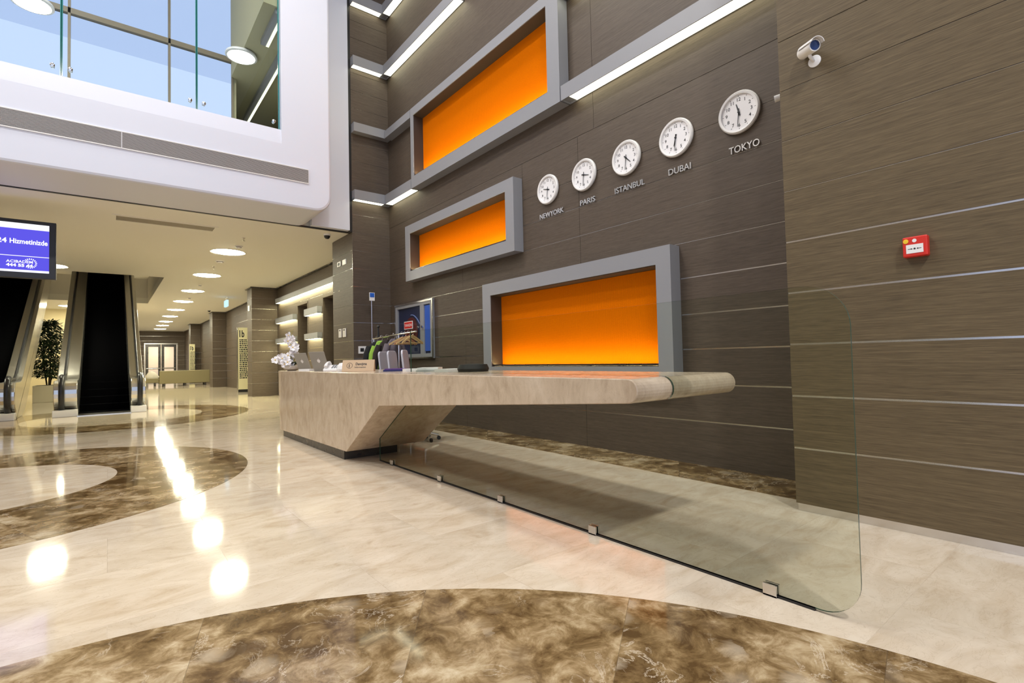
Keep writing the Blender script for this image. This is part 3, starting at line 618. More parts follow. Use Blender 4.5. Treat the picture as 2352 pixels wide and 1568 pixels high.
MB(loc).lathe([(0.0, 0), (0.026, 0.0), (0.028, 0.01), (0.028, 0.2), (0.02, 0.2), (0.0, 0.19)], (4.70, 1.80, 3.515), (-0.35, 0.9, -0.12), 24).build('body', WPLAST, t, True)

# ------------------------------------------------------------------ fire hose cabinet
loc = (XW, 9.88, 1.28); t = thing('fire_hose_cabinet', 'grey metal fire hose cabinet with glazed doors in the wall corner', 'cabinet', loc)
XF = 5.15; a, b, c, d_ = 9.03, 10.72, 1.28, 2.50
m = MB(loc); m.box(XF, XW, a, a + 0.10, c, d_); m.box(XF, XW, b - 0.10, b, c, d_); m.box(XF, XW, a + 0.10, b - 0.10, c, c + 0.10); m.box(XF, XW, a + 0.10, b - 0.10, d_ - 0.10, d_); m.box(XF, XW, 9.40, 9.56, c + 0.1, d_ - 0.1); m.build('frame', FRAME, t, False, 0.004)
m = MB(loc); m.box(XF - 0.012, XF - 0.001, a - 0.02, b + 0.02, d_ - 0.035, d_); m.box(XF - 0.012, XF - 0.001, a - 0.02, b + 0.02, c, c + 0.03); m.box(XF - 0.012, XF - 0.001, a - 0.02, a + 0.02, c + 0.03, d_ - 0.035); m.box(XF - 0.012, XF - 0.001, b - 0.02, b + 0.02, c + 0.03, d_ - 0.035); m.build('outer_trim', ALU, t)
MB(loc).box(5.19, 5.198, a + 0.1, b - 0.1, c + 0.1, d_ - 0.1).build('back_panel', mat('navy_cabinet_interior', (0.012, 0.018, 0.06), 0.4), t)
m = MB(loc); cc = (5.185, 10.02, 1.88)
m.lathe([(0.0, 0.0), (0.30, 0.0), (0.30, 0.008), (0.20, 0.012), (0.20, 0.016), (0.0, 0.016)], cc, (-1, 0, 0), 40); m.build('hose_reel', mat('dark_red_reel', (0.09, 0.008, 0.008), 0.4), t)
m = MB(loc); m.tube([(5.18, 9.62 + 0.4 * q / 10, 2.26 - 0.25 * (1 - q / 10) ** 2 - 0.03 * q / 10) for q in range(11)], 0.012, 8); m.build('hose', mat('pale_blue_hose', (0.16, 0.22, 0.45), 0.4), t, True)
MB(loc).box(XF + 0.012, XF + 0.016, 9.56, b - 0.1, c + 0.1, d_ - 0.1).build('door_glass', GWIN, t)
MB(loc).box(5.170, 5.189, 9.17, 9.385, c + 0.15, d_ - 0.12).build('blue_glass_strip', mat('deep_blue_glass', (0.05, 0.13, 0.55), 0.12), t)  # blue is the strip's even base colour
m = MB(loc); m.box(XF + 0.004, XF + 0.0115, 9.90, 10.30, 1.93, 2.10); lab = m.build('label', WPLAST, t)
m = MB(loc); m.box(XF + 0.002, XF + 0.0038, 9.915, 10.285, 1.945, 2.085); m.build('red_field', RED, lab)
MB(loc).text('YANGIN', (XF + 0.0016, 10.265, 1.985), (0, -1, 0), (0, 0, 1), 0.085, width=0.33, offset=0.001).build('lettering', WPLAST, lab)
for y in (9.60, 9.43):
    MB(loc).lathe([(0.012, 0), (0.012, 0.012), (0.028, 0.02), (0.028, 0.04), (0.0, 0.042)], (XF - 0.001, y, 1.94), (-1, 0, 0), 20).build('knob', CHROME, t, True)

# ------------------------------------------------------------------ wall plates on the pier
def plate(y0, y1, z0, z1, label, dark=None, knob=False):
    loc = (XP, (y0 + y1) / 2, z0); t = thing('wall_switch_plate', label, 'wall switch', loc, group='small wall plates on the pier')
    MB(loc).box(XP - 0.014, XP, y0, y1, z0, z1).build('plate', WPLAST, t, False, 0.004)
    yc, zc, hy, hz = (y0 + y1) / 2, (z0 + z1) / 2, (y1 - y0) * 0.28, (z1 - z0) * 0.28
    if dark: MB(loc).box(XP - 0.018, XP - 0.0142, yc - hy, yc + hy, zc - hz, zc + hz).build('dark_insert', INK, t)
    elif knob: MB(loc).box(XP - 0.020, XP - 0.0142, yc - hy * 0.6, yc + hy * 0.6, z1 - 0.05, z1 - 0.02).build('reader_window', INK, t)
    else: MB(loc).box(XP - 0.018, XP - 0.0142, yc - hy * 1.4, yc + hy * 1.4, zc - hz * 1.4, zc + hz * 1.4).build('rocker', WPLAST, t)
plate(11.80, 12.02, 3.50, 3.62, 'upper wall plate with black insert, high on the pier', dark=True)
plate(11.45, 11.68, 3.50, 3.62, 'plain white wall plate high on the pier beside the black-insert one')
plate(11.80, 11.98, 1.82, 2.02, 'white reader plate on the pier above the laptops, nearer the corridor', knob=True)
plate(11.52, 11.71, 1.82, 2.02, 'white reader plate on the pier above the phone, nearer the pier corner', knob=True)
loc = (4.52, YP, 1.42); t = thing('wall_socket_plate', 'wide white socket plate on the pier left of the coat rack', 'wall socket', loc)
MB(loc).box(4.402, 4.64, YP - 0.014, YP, 1.42, 1.588).build('plate', WPLAST, t, False, 0.004); MB(loc).box(4.445, 4.53, YP - 0.017, YP - 0.0142, 1.465, 1.545).build('socket_insert', INK, t)

# ------------------------------------------------------------------ vents
def louvre_vent(x0, x1, z0, z1, label):
    loc = ((x0 + x1) / 2, YB, z0); t = thing('air_vent', label, 'air vent', loc, group='long vents in the gallery front')
    MB(loc).box(x0 + 0.004, x1 - 0.004, YB - 0.004, YB - 0.001, z0, z1).build('backing', mat('vent_shadow', (0.05, 0.048, 0.05), 0.7), t)
    f = MB(loc); f.box(x0, x1, YB - 0.016, YB - 0.001, z0 - 0.012, z0); f.box(x0, x1, YB - 0.016, YB - 0.001, z1, z1 + 0.012); f.box(x0, x0 + 0.004, YB - 0.016, YB - 0.001, z0, z1); f.box(x1 - 0.004, x1, YB - 0.016, YB - 0.001, z0, z1); f.build('frame', WPLAST, t)
    s_ = MB(loc); nn = 14; st = (z1 - z0) / nn
    for k in range(nn): s_.box(x0 + 0.005, x1 - 0.005, YB - 0.013, YB - 0.0045, z0 + st * (k + 0.22), z0 + st * (k + 0.75))
    s_.build('louvres', mat('grey_louvre_metal', (0.40, 0.385, 0.38), 0.5), t)
louvre_vent(0.165, 3.0, 4.672, 4.925, 'long louvred vent in the white gallery front, right section to the corner')
louvre_vent(-3.6, 0.16, 4.672, 4.925, 'long louvred vent in the white gallery front, left section cut by the photo edge')
loc = (0.95, 12.5, ZC); t = thing('ceiling_vent', 'linear slot vent in the corridor ceiling below the gallery', 'air vent', loc)
f = MB(loc); f.box(0.06, 1.84, 12.22, 12.28, ZC - 0.012, ZC); f.box(0.06, 1.84, 12.66, 12.72, ZC - 0.012, ZC); f.box(0.06, 0.12, 12.28, 12.66, ZC - 0.012, ZC); f.box(1.78, 1.84, 12.28, 12.66, ZC - 0.012, ZC); f.build('frame', CEIL, t)
s_ = MB(loc)
for k in range(6): s_.box(0.12, 1.78, 12.30 + 0.06 * k, 12.335 + 0.06 * k, ZC - 0.010, ZC - 0.0005)
s_.build('slats', mat('grey_vent_slat', (0.30, 0.27, 0.21), 0.5), t)

# ------------------------------------------------------------------ hung screen
loc = (-2.0, 11.9, 2.8); t = thing('television_screen', 'hanging blue advertising screen with white lettering at the left edge', 'television', loc)
x0, x1, z0, z1 = -3.5, -0.715, 2.80, 3.80
MB(loc).box(x0, x1, 11.9, 12.0, z0, z1).build('housing', BLACK, t, False, 0.008)
sx0, sx1 = -3.35, -0.806
MB(loc).box(sx0, sx1, 11.894, 11.899, 2.90, 3.735).build('screen', emis('screen_blue', (0.125, 0.105, 0.85), 1.0), t)
WS = emis('screen_white', (0.95, 0.96, 1.0), 1.25)
g = MB(loc); g.box(sx0, sx1, 11.890, 11.8935, 3.638, 3.735); g.box(sx0, sx1, 11.890, 11.8935, 2.90, 2.937); g.box(sx0, sx1, 11.890, 11.8935, 3.168, 3.178)
g.text('Hizmetinizde', (-1.30, 11.8925, 3.385), (1, 0, 0), (0, 0, 1), 0.115, width=0.475, offset=0.003); g.text('7/24', (-1.545, 11.8925, 3.385), (1, 0, 0), (0, 0, 1), 0.115, width=0.21, offset=0.003)
g.text('ACIBADEM', (-1.342, 11.8925, 3.055), (1, 0, 0), (0, 0, 1), 0.062, width=0.33, offset=0.001); g.text('444 55 44', (-1.342, 11.8925, 2.99), (1, 0, 0), (0, 0, 1), 0.068, width=0.33, offset=0.003)
for k in range(15):
    a = PI * 0.75 - k * PI * 1.45 / 14; g.obox((-1.045 + 0.075 * math.cos(a), 11.892, 3.055 + 0.075 * math.sin(a)), (math.cos(a), 0, math.sin(a)), (-math.sin(a), 0, math.cos(a)), (0, 1, 0), 0.012, 0.006, 0.001)
g.build('screen_lettering', WS, t)
for x in (-1.75, -2.9):
    k = MB(loc); k.cyl((x, 11.95, 3.8), (x, 11.95, ZC - 0.02), 0.03); k.box(x - 0.12, x + 0.12, 11.85, 12.05, ZC - 0.02, ZC); k.build('mount_pole', BLACK, t)

# ------------------------------------------------------------------ escalators
def escalator(dx, label):
    t = thing('escalator', label, 'escalator', (dx, 17.25, 0), group='pair of escalators'); o = (0, 17.25, 0)
    TA = math.tan(math.radians(30)); yS = 18.7; zEnd = 6.2
    st = MB(o); run = 0.20 / TA; nst = int(zEnd / 0.2)
    pf = [(17.9, -0.0), (yS, 0.0)]
    for k in range(nst): pf += [(yS + run * k, 0.2 * (k + 1)), (yS + run * (k + 1), 0.2 * (k + 1))]
    yE = yS + run * nst; zE = 0.2 * nst
    poly = [(17.9, 0.02), (yS, 0.02)] + pf[2:] + [(yE, zE - 0.5), (yS + 0.7, 0.001), (17.9, 0.001)]
    st.prism(poly, 'X', -0.62, 0.50); st.build('steps', STEPM, t)
    def deck(y):   # height of the balustrade deck
        if y < 18.4: return 0.92
        if y < 19.0: q = (y - 18.4) / 0.6; return 0.92 + 0.5 * q * q * 0.6 * TA
        return 0.92 + 0.3 * TA + (y - 19.0) * TA
    ys = [17.62 + 0.1 * k for k in range(14)] + [19.0 + 0.6 * k for k in range(1, 17)]
    for nm, (xa, xb), xr in (('left', (-1.09, -0.62), -0.93), ('right', (0.50, 0.83), 0.70)):
        top = [(y, deck(y)) for y in ys]
        bot = [(y, max(0.001, deck(y) - 1.25)) for y in reversed(ys)]
        nose = [(17.62 - 0.20 * math.sin(a), 0.58 + 0.34 * math.cos(a)) for a in [PI * q / 10 for q in range(1, 10)]]
        poly = top + bot[:-1] + [(17.62, 0.24)] + nose[::-1][0:]
        b = MB(o); b.prism(top + bot[:-1] + [(17.75, 0.001), (17.62, 0.24)] + nose[::-1], 'X', xa, xb); b.build('balustrade', STEEL, t, False, 0.02)
        hr = [(xr, 17.86, 0.16), (xr, 17.52, 0.17), (xr, 17.40, 0.26), (xr, 17.33, 0.5), (xr, 17.33, 0.78), (xr, 17.42, 0.97), (xr, 17.6, 1.03)] + [(xr, y, deck(y) + 0.075) for y in ys[2:]]
        MB(o).tube(hr, [0.06] * 7 + [0.045, 0.038] + [0.032] * (len(hr) - 9), 10).build('handrail', RUBBER, t, True)
        MB(o).box(xa - 0.01, xb + 0.01, 17.27, 17.62, 0.0, 0.17).build('newel_block', WPLAST, t, False, 0.012)
        g = MB(o); g.prism([(y, deck(y) + 0.001) for y in ys] + [(y, deck(y) + 0.045) for y in reversed(ys)], 'X', xr - 0.018, xr + 0.018); g.build('guide_rail', BLACK, t)
    MB(o).box(-0.62, 0.50, 17.22, 17.95, 0.0, 0.018).build('landing_plate', STEEL, t)
    return t
e1 = escalator(0.0, 'escalator with black steps facing the lobby, right one of the pair')
e2 = dup(e1, (-2.62, 17.25, 0), 'left escalator of the pair, partly hidden under the blue screen')

# ------------------------------------------------------------------ plant in planter between the escalators
loc = (-1.75, 25.8, 0); t = thing('planter_box', 'cream planter box on the floor between the escalators', 'planter', loc)
MB(loc).box(-2.15, -1.35, 25.4, 26.2, 0, 0.62).build('box', mat('cream_planter', (0.62, 0.56, 0.40), 0.5), t, False, 0.01); MB(loc).box(-2.08, -1.42, 25.47, 26.13, 0.6, 0.625).build('soil', mat('soil', (0.03, 0.02, 0.012), 0.9), t)
loc = (-1.75, 25.8, 0.626); t = thing('potted_ficus', 'dense dark green leafy plant between the escalators', 'plant', loc)
m = MB(loc)
for k in range(5): a = k * 1.3; m.tube([(-1.75 + 0.05 * math.cos(a), 25.8 + 0.05 * math.sin(a), 0.626), (-1.75 + 0.15 * math.cos(a), 25.8 + 0.15 * math.sin(a), 1.4), (-1.75 + 0.3 * math.cos(a), 25.8 + 0.3 * math.sin(a), 2.3)], [0.025, 0.018, 0.008], 6)
m.build('stems', mat('brown_stem', (0.06, 0.04, 0.02), 0.7), t)
m = MB(loc)
for k in range(4200):
    a = random.uniform(0, 2 * PI); z = random.uniform(0.92, 3.05); rr = (0.20 + 0.42 * math.sin(PI * min(1, (z - 0.4) / 2.75))) * math.sqrt(random.random())
    c = Vector((-1.75 + rr * math.cos(a), 25.8 + rr * math.sin(a), z)); d = Vector((math.cos(a) * 0.8 + random.uniform(-.5, .5), math.sin(a) * 0.8 + random.uniform(-.5, .5), random.uniform(-0.8, 0.4))).normalized()
    s_ = d.cross(Vector((random.uniform(-.3, .3), random.uniform(-.3, .3), 1))).normalized(); ln = random.uniform(0.10, 0.17); wd = ln * 0.24
    m.add([c, c + d * ln * 0.5 + s_ * wd, c + d * ln, c + d * ln * 0.5 - s_ * wd], [(0, 1, 2, 3)])
m.build('foliage', LEAF, t)

# ------------------------------------------------------------------ corridor furniture and signs
UPH = mat('olive_beige_upholstery', (0.24, 0.205, 0.105), 0.6)
def sofa(x0, x1, y, label, backside=True):
    loc = ((x0 + x1) / 2, y, 0); t = thing('low_sofa', label, 'sofa', loc, group='waiting sofas in the corridor')
    MB(loc).box(x0, x1, y, y + 0.16, 0.16, 0.94).build('backrest', UPH, t, False, 0.03)
    MB(loc).box(x0, x1, y + 0.16, y + 0.85, 0.16, 0.44).build('seat', UPH, t, False, 0.03)
    for q in (x0 + 0.25, (x0 + x1) / 2, x1 - 0.25):
        for w_ in (y + 0.08, y + 0.75): MB(loc).box(q - 0.05, q + 0.05, w_ - 0.04, w_ + 0.04, 0, 0.16).build('leg', DKMETAL, t)
    return t
sofa(2.42, 5.05, 37.0, 'long olive sofa seen from its back across the corridor')
loc = (1.55, 38.8, 0); t = thing('upholstered_bench', 'low olive bench left of the long sofa, under the white cushion', 'bench', loc)
MB(loc).box(0.4, 2.5, 38.4, 39.2, 0.2, 0.48).build('seat', UPH, t, False, 0.03)
for q in (0.6, 2.3):
    for w_ in (38.5, 39.1): MB(loc).box(q - 0.04, q + 0.04, w_ - 0.04, w_ + 0.04, 0, 0.2).build('leg', DKMETAL, t)
m = MB((2.1, 38.75, 0.48)); m.rings([[(2.1 + sx * (0.36 + 0.1 * math.cos(3 * a)) * math.cos(a), 38.75 + sx * 0.22 * math.sin(a), zz) for a in [2 * PI * q / 20 for q in range(20)]] for sx, zz in ((0.85, 0.482), (0.95, 0.56), (0.75, 0.70), (0.42, 0.86), (0.12, 0.92))]); tag(m.build('cushion', mat('white_cotton', (0.75, 0.70, 0.60), 0.8), None, True), 'white crumpled cushion lying on the low olive bench', 'cushion')
def totem(x0, x1, y, z1, label, rows):
    loc = ((x0 + x1) / 2, y, 0); t = thing('directory_sign', label, 'sign', loc, group='standing directory signs')
    MB(loc).box(x0, x1, y, y + 0.06, 0.12, z1).build('board', mat('cream_sign_board', (0.72, 0.66, 0.40), 0.4), t); MB(loc).box(x0, x1, y, y + 0.07, 0, 0.12).build('base', BLACK, t); MB(loc).box(x0 - 0.03, x0, y - 0.01, y + 0.07, 0, z1).build('edge_strip', STEEL, t)
    k = MB(loc); k.text('1b', (x0 + 0.06, y - 0.002, z1 - 0.42), (1, 0, 0), (0, 0, 1), 0.42, width=0.2, offset=0.012); k.build('floor_number', INK, t)
    k = MB(loc)
    for q in range(rows):
        z = z1 - 0.58 - q * (z1 - 1.1) / rows; x = x0 + 0.06
        while x < x0 + 0.06 + random.uniform(0.25, 0.48): wv = random.uniform(0.03, 0.09); k.box(x, x + wv, y - 0.003, y - 0.001, z, z + 0.055); x += wv + 0.018
    k.build('printed_lines', INK, t)
totem(4.52, 5.02, 25.2, 2.875, 'tall cream directory sign marked 1b beside the near corridor pillar', 21); 
totem(4.46, 4.80, 41.9, 2.72, 'distant cream directory sign marked 1b by the furthest pillar', 16)
# double doors at the far end
dr = struct(MB().box(2.35, 4.7, 52.02, 52.08, 3.06, 3.16).build('door_3', DKMETAL))
k = MB(); k.box(2.35, 2.42, 52.02, 52.08, 0, 3.06); k.box(4.63, 4.7, 52.02, 52.08, 0, 3.06); k.box(2.35, 4.7, 51.99, 52.02, 3.08, 3.16); k.build('door_frame', ALU, dr)
for x0 in (2.44, 3.54):
    k = MB(); k.box(x0, x0 + 0.2, 52.02, 52.08, 0, 3.05); k.box(x0 + 0.88, x0 + 1.06, 52.02, 52.08, 0, 3.05); k.box(x0 + 0.2, x0 + 0.88, 52.02, 52.08, 2.85, 3.05); k.box(x0 + 0.2, x0 + 0.88, 52.02, 52.08, 0, 0.3); k.box(x0 + 0.2, x0 + 0.88, 52.02, 52.08, 0.98, 1.1); lf = k.build('door_leaf', DKMETAL, dr)
    MB().box(x0 + 0.2, x0 + 0.88, 52.04, 52.05, 0.3, 2.85).build('door_glass', GWIN, lf); k = MB(); k.cyl((x0 + 0.05, 51.97, 1.05), (x0 + 1.0, 51.97, 1.05), 0.025, 10); k.build('push_bar', STEEL, lf)
struct(MB().box(0.5, 6.9, 55.0, 55.1, 0, 3.6).build('wall_beyond_doors', mat('pink_cream_paint', (0.80, 0.66, 0.50), 0.6)))
area('escalator_well_fill', (-0.2, 24.5, 6.9), (0, 0, 0), 1.0, 260, (1, 0.97, 0.8)); area('escalator_well_fill', (-2.8, 24.5, 6.9), (0, 0, 0), 1.0, 260, (1, 0.97, 0.8))  # unseen lamps added above the escalators to brighten their steel
area('room_lamp_beyond_doors', (3.5, 53.4, 3.4), (0, 0, 0), 1.4, 150, (1.0, 0.86, 0.66))

# ------------------------------------------------------------------ small ceiling fittings
def detector(x, y, label, r=0.06):
    t = thing('smoke_detector', label, 'smoke detector', (x, y, ZC), group='detectors on the corridor ceiling')
    MB().lathe([(r, 0), (r, -0.02), (r * 0.7, -0.025), (r * 0.6, -0.06), (0, -0.065)], (0, 0, -0.0005)).build('body', WPLAST, t, True); MB().lathe([(r * 0.72, -0.026), (r * 0.72, -0.034), (r * 0.62, -0.034)], (0, 0, 0)).build('vent_ring', INK, t)
detector(2.53, 13.95, 'smoke detector just in front of the nearest corridor light', 0.09); detector(2.47, 16.24, 'smoke detector between first and second corridor light', 0.12); detector(2.63, 21.5, 'smoke detector between second and third corridor light'); detector(2.78, 25.9, 'smoke detector between third and fourth corridor light')
def sprinkler(x, y, label):
    t = thing('ceiling_sprinkler', label, 'sprinkler', (x, y, ZC), group='ceiling sprinklers'); MB().lathe([(0.035, 0), (0.035, -0.008), (0.012, -0.01), (0.012, -0.06), (0.03, -0.07), (0.0, -0.072)], (0, 0, -0.0005), n=16).build('head', STEEL, t); MB().lathe([(0.05, 0), (0.05, -0.004), (0, -0.004)], (0, 0, -0.0003), n=16).build('rosette', WPLAST, t)
sprinkler(2.46, 12.97, 'small ceiling sprinkler ahead of the nearest corridor light'); sprinkler(2.465, 17.27, 'small ceiling sprinkler ahead of the second corridor light')
def dome(x, y, z, label):
    t = thing('dome_camera', label, 'security camera', (x, y, z), group='black dome cameras'); MB().lathe([(0.08, 0), (0.08, -0.03), (0.07, -0.035)], (0, 0, -0.001), n=20).build('base', WPLAST, t, True); MB().lathe([(0.07, -0.035), (0.06, -0.075), (0.035, -0.10), (0, -0.108)], (0, 0, -0.001), n=20).build('dome', BLACK, t, True)
dome(3.92, 11.62, ZC, 'black dome camera under the ceiling beside the pier top'); dome(4.23, 31.2, ZC, 'black dome camera on the ceiling ahead of the middle pillar')
loc = (4.02, 24.9, ZC); t = thing('hanging_exit_sign', 'small lit blue-white sign hanging from the corridor ceiling', 'sign', loc)
MB(loc).box(3.98, 4.06, 24.6, 25.2, ZC - 0.42, ZC - 0.15).build('panel', emis('pale_sign_face', (0.55, 0.85, 1.0), 1.2), t); k = MB(loc); k.cyl((4.02, 24.75, ZC - 0.15), (4.02, 24.75, ZC), 0.008, 8); k.cyl((4.02, 25.05, ZC - 0.15), (4.02, 25.05, ZC), 0.008, 8); k.build('hanger_rods', STEEL, t)
loc = (4.28, 21.6, 3.3); t = thing('emergency_beacon', 'small white lamp box on the side of the near corridor pillar', 'emergency light', loc)
MB(loc).box(4.25, 4.28, 21.5, 21.7, 3.28, 3.5).build('housing', WPLAST, t, False, 0.005); MB(loc).box(4.244, 4.2495, 21.52, 21.68, 3.3, 3.48).build('lens', emis('beacon_lens', (1, 0.95, 0.8), 2.0), t)
G3 = 'linear lights on the gallery ceiling'
for x, y0, y1, lb in [(2.98, 11.4, 15.2, 'long linear light low behind the gallery glass by the jamb'), (2.58, 10.1, 11.3, 'short linear light high behind the gallery glass by the jamb')]:
    loc = (x, (y0 + y1) / 2, 8.0); t = thing('gallery_linear_light', lb, 'ceiling light', loc, group=G3); MB(loc).box(x - 0.10, x + 0.06, y0, y1, 7.90, 7.999).build('housing', FRAME, t); MB(loc).box(x + 0.0, x + 0.055, y0 + 0.01, y1 - 0.01, 7.888, 7.8995).build('diffuser', emis('gallery_tube', (1, 0.97, 0.7), 1.6), t)

# ------------------------------------------------------------------ things on the desk
ZD = ZT + 0.001
# laptops: local frame, back of the lid faces -y
def laptop(loc, rz, label):
    t = thing('laptop', label, 'laptop', loc, rz, 'open laptops on the desk')
    MB().box(-0.15, 0.15, 0.0, 0.23, 0, 0.016).build('base', ALUL, t, False, 0.003); MB().box(-0.13, 0.13, 0.07, 0.19, 0.0162, 0.018).build('keyboard', INK, t)
    a = math.radians(22); ey = (0, -math.sin(a), math.cos(a)); en = (0, -math.cos(a), -math.sin(a)); c = Vector((0, -0.003, 0.018)) + Vector(ey) * 0.15
    MB().obox(c, (1, 0, 0), ey, en, 0.15, 0.15, 0.004).build('lid', ALUL, t, False, 0.002); MB().obox(c - Vector(en) * 0.0046, (1, 0, 0), ey, en, 0.138, 0.138, 0.0004).build('display', INK, t)
    q = MB(); cc = c + Vector(en) * 0.0045; X, Y = Vector((1, 0, 0)), Vector(ey)
    ol = [(0.028 * math.cos(b) * (1 + 0.10 * math.cos(2 * b)), 0.030 * math.sin(b) - 0.004 * (abs(math.cos(b)) < 0.25)) for b in [2 * PI * k / 24 for k in range(24)]]
    q.add([cc + X * u + Y * v for u, v in ol], [list(range(24))]); q.add([cc + X * u + Y * v for u, v in ((0.0, 0.033), (0.004, 0.043), (0.014, 0.049), (0.010, 0.038))], [(0, 1, 2, 3)]); q.build('lid_mark', WPLAST, t)
ALUL = mat('laptop_aluminium', (0.36, 0.35, 0.32), 0.45, 0.3)
laptop((2.62, 8.93, ZD), -1.15, 'open silver laptop beside the white orchid'); laptop((2.60, 8.02, ZD), -1.05, 'open silver laptop beside the white telephone')
# orchid
loc = (2.52, 9.36, ZD); t = thing('orchid_plant', 'white flowering orchid in a bowl at the far end of the desk', 'plant', loc)
MB().lathe([(0.0, 0.0), (0.07, 0.0), (0.13, 0.03), (0.15, 0.08), (0.14, 0.085), (0.12, 0.07), (0.0, 0.06)], (0, 0, 0), n=28).build('bowl', mat('pale_stone_bowl', (0.55, 0.50, 0.44), 0.5), t, True)
stm = MB(); lf = MB()
def flower(c, d):
    c = Vector(c); d = Vector(d).normalized(); a = d.orthogonal().normalized(); b = d.cross(a); fl = MB()
    for k in range(5):
        an = 2 * PI * k / 5 + random.uniform(-.2, .2); u = math.cos(an) * a + math.sin(an) * b; s_ = d.cross(u); L = random.uniform(0.060, 0.078)
        fl.add([c, c + u * L * 0.25 + s_ * L * 0.30 + d * 0.012, c + u * L * 0.7 + s_ * L * 0.42 + d * 0.016, c + u * L + d * 0.004, c + u * L * 0.7 - s_ * L * 0.42 + d * 0.016, c + u * L * 0.25 - s_ * L * 0.30 + d * 0.012], [(0, 1, 2), (0, 2, 3), (0, 3, 4), (0, 4, 5)])
    fl.cur = 1; fl.lathe([(0.008, 0), (0.010, 0.010), (0, 0.016)], c + d * 0.004, d, 8); fl.build('flower', [PETAL, YEL], t)
paths = [[(0, 0, 0.06), (-0.02, 0.0, 0.3), (0.02, 0.02, 0.52), (0.0, 0.03, 0.62)], [(0, 0, 0.06), (-0.06, 0.04, 0.18), (-0.14, 0.08, 0.22), (-0.20, 0.10, 0.17)], [(0, 0, 0.06), (0.06, -0.02, 0.25), (0.02, -0.06, 0.42), (-0.08, -0.06, 0.50)], [(0, 0, 0.06), (-0.05, -0.06, 0.12), (-0.10, -0.08, 0.14)]]
for p in paths:
    stm.tube(p, 0.005, 6)
    for k in range(len(p) - 1):
        for q in range(4):
            f_ = (q + random.random()) / 4
            if k == 0 and f_ < 0.6: continue
            c = Vector(p[k]).lerp(Vector(p[k + 1]), f_) + Vector((random.uniform(-.05, .05), random.uniform(-.05, .05), random.uniform(-.03, .03)))
            flower(c, (random.uniform(-.7, .2), random.uniform(-1, -.2), random.uniform(-.3, .3)))
for k in range(7):
    a = k * 0.9; d = Vector((math.cos(a), math.sin(a), 0.5)).normalized(); s_ = d.cross(Vector((0, 0, 1))).normalized(); c = Vector((0, 0, 0.07)); L = 0.2
    lf.add([c, c + d * L * .5 + s_ * .035 + Vector((0, 0, .03)), c + d * L, c + d * L * .5 - s_ * .035 + Vector((0, 0, .03))], [(0, 1, 2, 3)])
stm.tube([(0, 0.03, 0.62), (-0.01, 0.03, 0.68), (0.03, 0.02, 0.72)], 0.004, 6); stm.tube([(0, 0.03, 0.62), (0.03, 0.03, 0.69)], 0.004, 6)
stm.build('stems', mat('yellow_green_stem', (0.30, 0.26, 0.05), 0.6), t); lf.build('leaves', LEAF, t)
# telephone
loc = (2.62, 7.55, ZD); t = thing('desk_telephone', 'white desk telephone next to the tan information sign', 'telephone', loc, -0.62)
MB().prism([(-0.11, 0.0), (0.11, 0.0), (0.11, 0.085), (0.06, 0.09), (-0.11, 0.03)], 'X', -0.12, 0.12).build('base', WPLAST, t, False, 0.006)
m = MB(); m.tube([(-0.085, -0.09, 0.065), (-0.085, -0.06, 0.095), (-0.085, 0.02, 0.125), (-0.085, 0.09, 0.125), (-0.085, 0.115, 0.10)], [0.028, 0.024, 0.018, 0.024, 0.028], 12); m.build('handset', WPLAST, t, True)
k = MB()
for i in range(3):
    for j in range(4): k.obox((0.0 + i * 0.035, -0.07 + j * 0.035, 0.05 + j * 0.0125), (1, 0, 0), (0, 0.95, 0.33), (0, -0.33, 0.95), 0.011, 0.009, 0.004)
k.build('keypad', mat('grey_keys', (0.25, 0.25, 0.26), 0.5), t)
# information sign
loc = (2.62, 6.62, ZD); t = thing('information_sign', 'tan wedge sign with circled letter i on the desk front', 'sign', loc, -0.67)
MB().prism([(0.0, 0.0), (0.09, 0.0), (0.075, 0.155), (0.055, 0.155)], 'X', -0.215, 0.215).build('wedge', mat('tan_card', (0.52, 0.37, 0.23), 0.5), t, False, 0.003)
a = math.atan2(0.055, 0.155); ey = (0, math.sin(a), math.cos(a)); nn = Vector((0, -math.cos(a), math.sin(a)))
def onw(u, v): return Vector((u, 0, 0)) + Vector(ey) * v + nn * 0.0008
k = MB(); rg = []
for q in range(32): b = 2 * PI * q / 32; rg.append((onw(-0.115 + 0.040 * math.cos(b), 0.085 + 0.040 * math.sin(b)), onw(-0.115 + 0.035 * math.cos(b), 0.085 + 0.035 * math.sin(b))))
for q in range(32): A, B = rg[q], rg[(q + 1) % 32]; k.add([A[0], B[0], B[1], A[1]], [(0, 1, 2, 3)])
k.text('i', onw(-0.128, 0.060), (1, 0, 0), ey, 0.072, offset=0.002); k.text('Danışma', onw(-0.035, 0.09), (1, 0, 0), ey, 0.05, width=0.15, offset=0.0015); k.text('Information', onw(-0.045, 0.05), (1, 0, 0), ey, 0.03, width=0.15, offset=0.0005); k.build('lettering', INK, t)
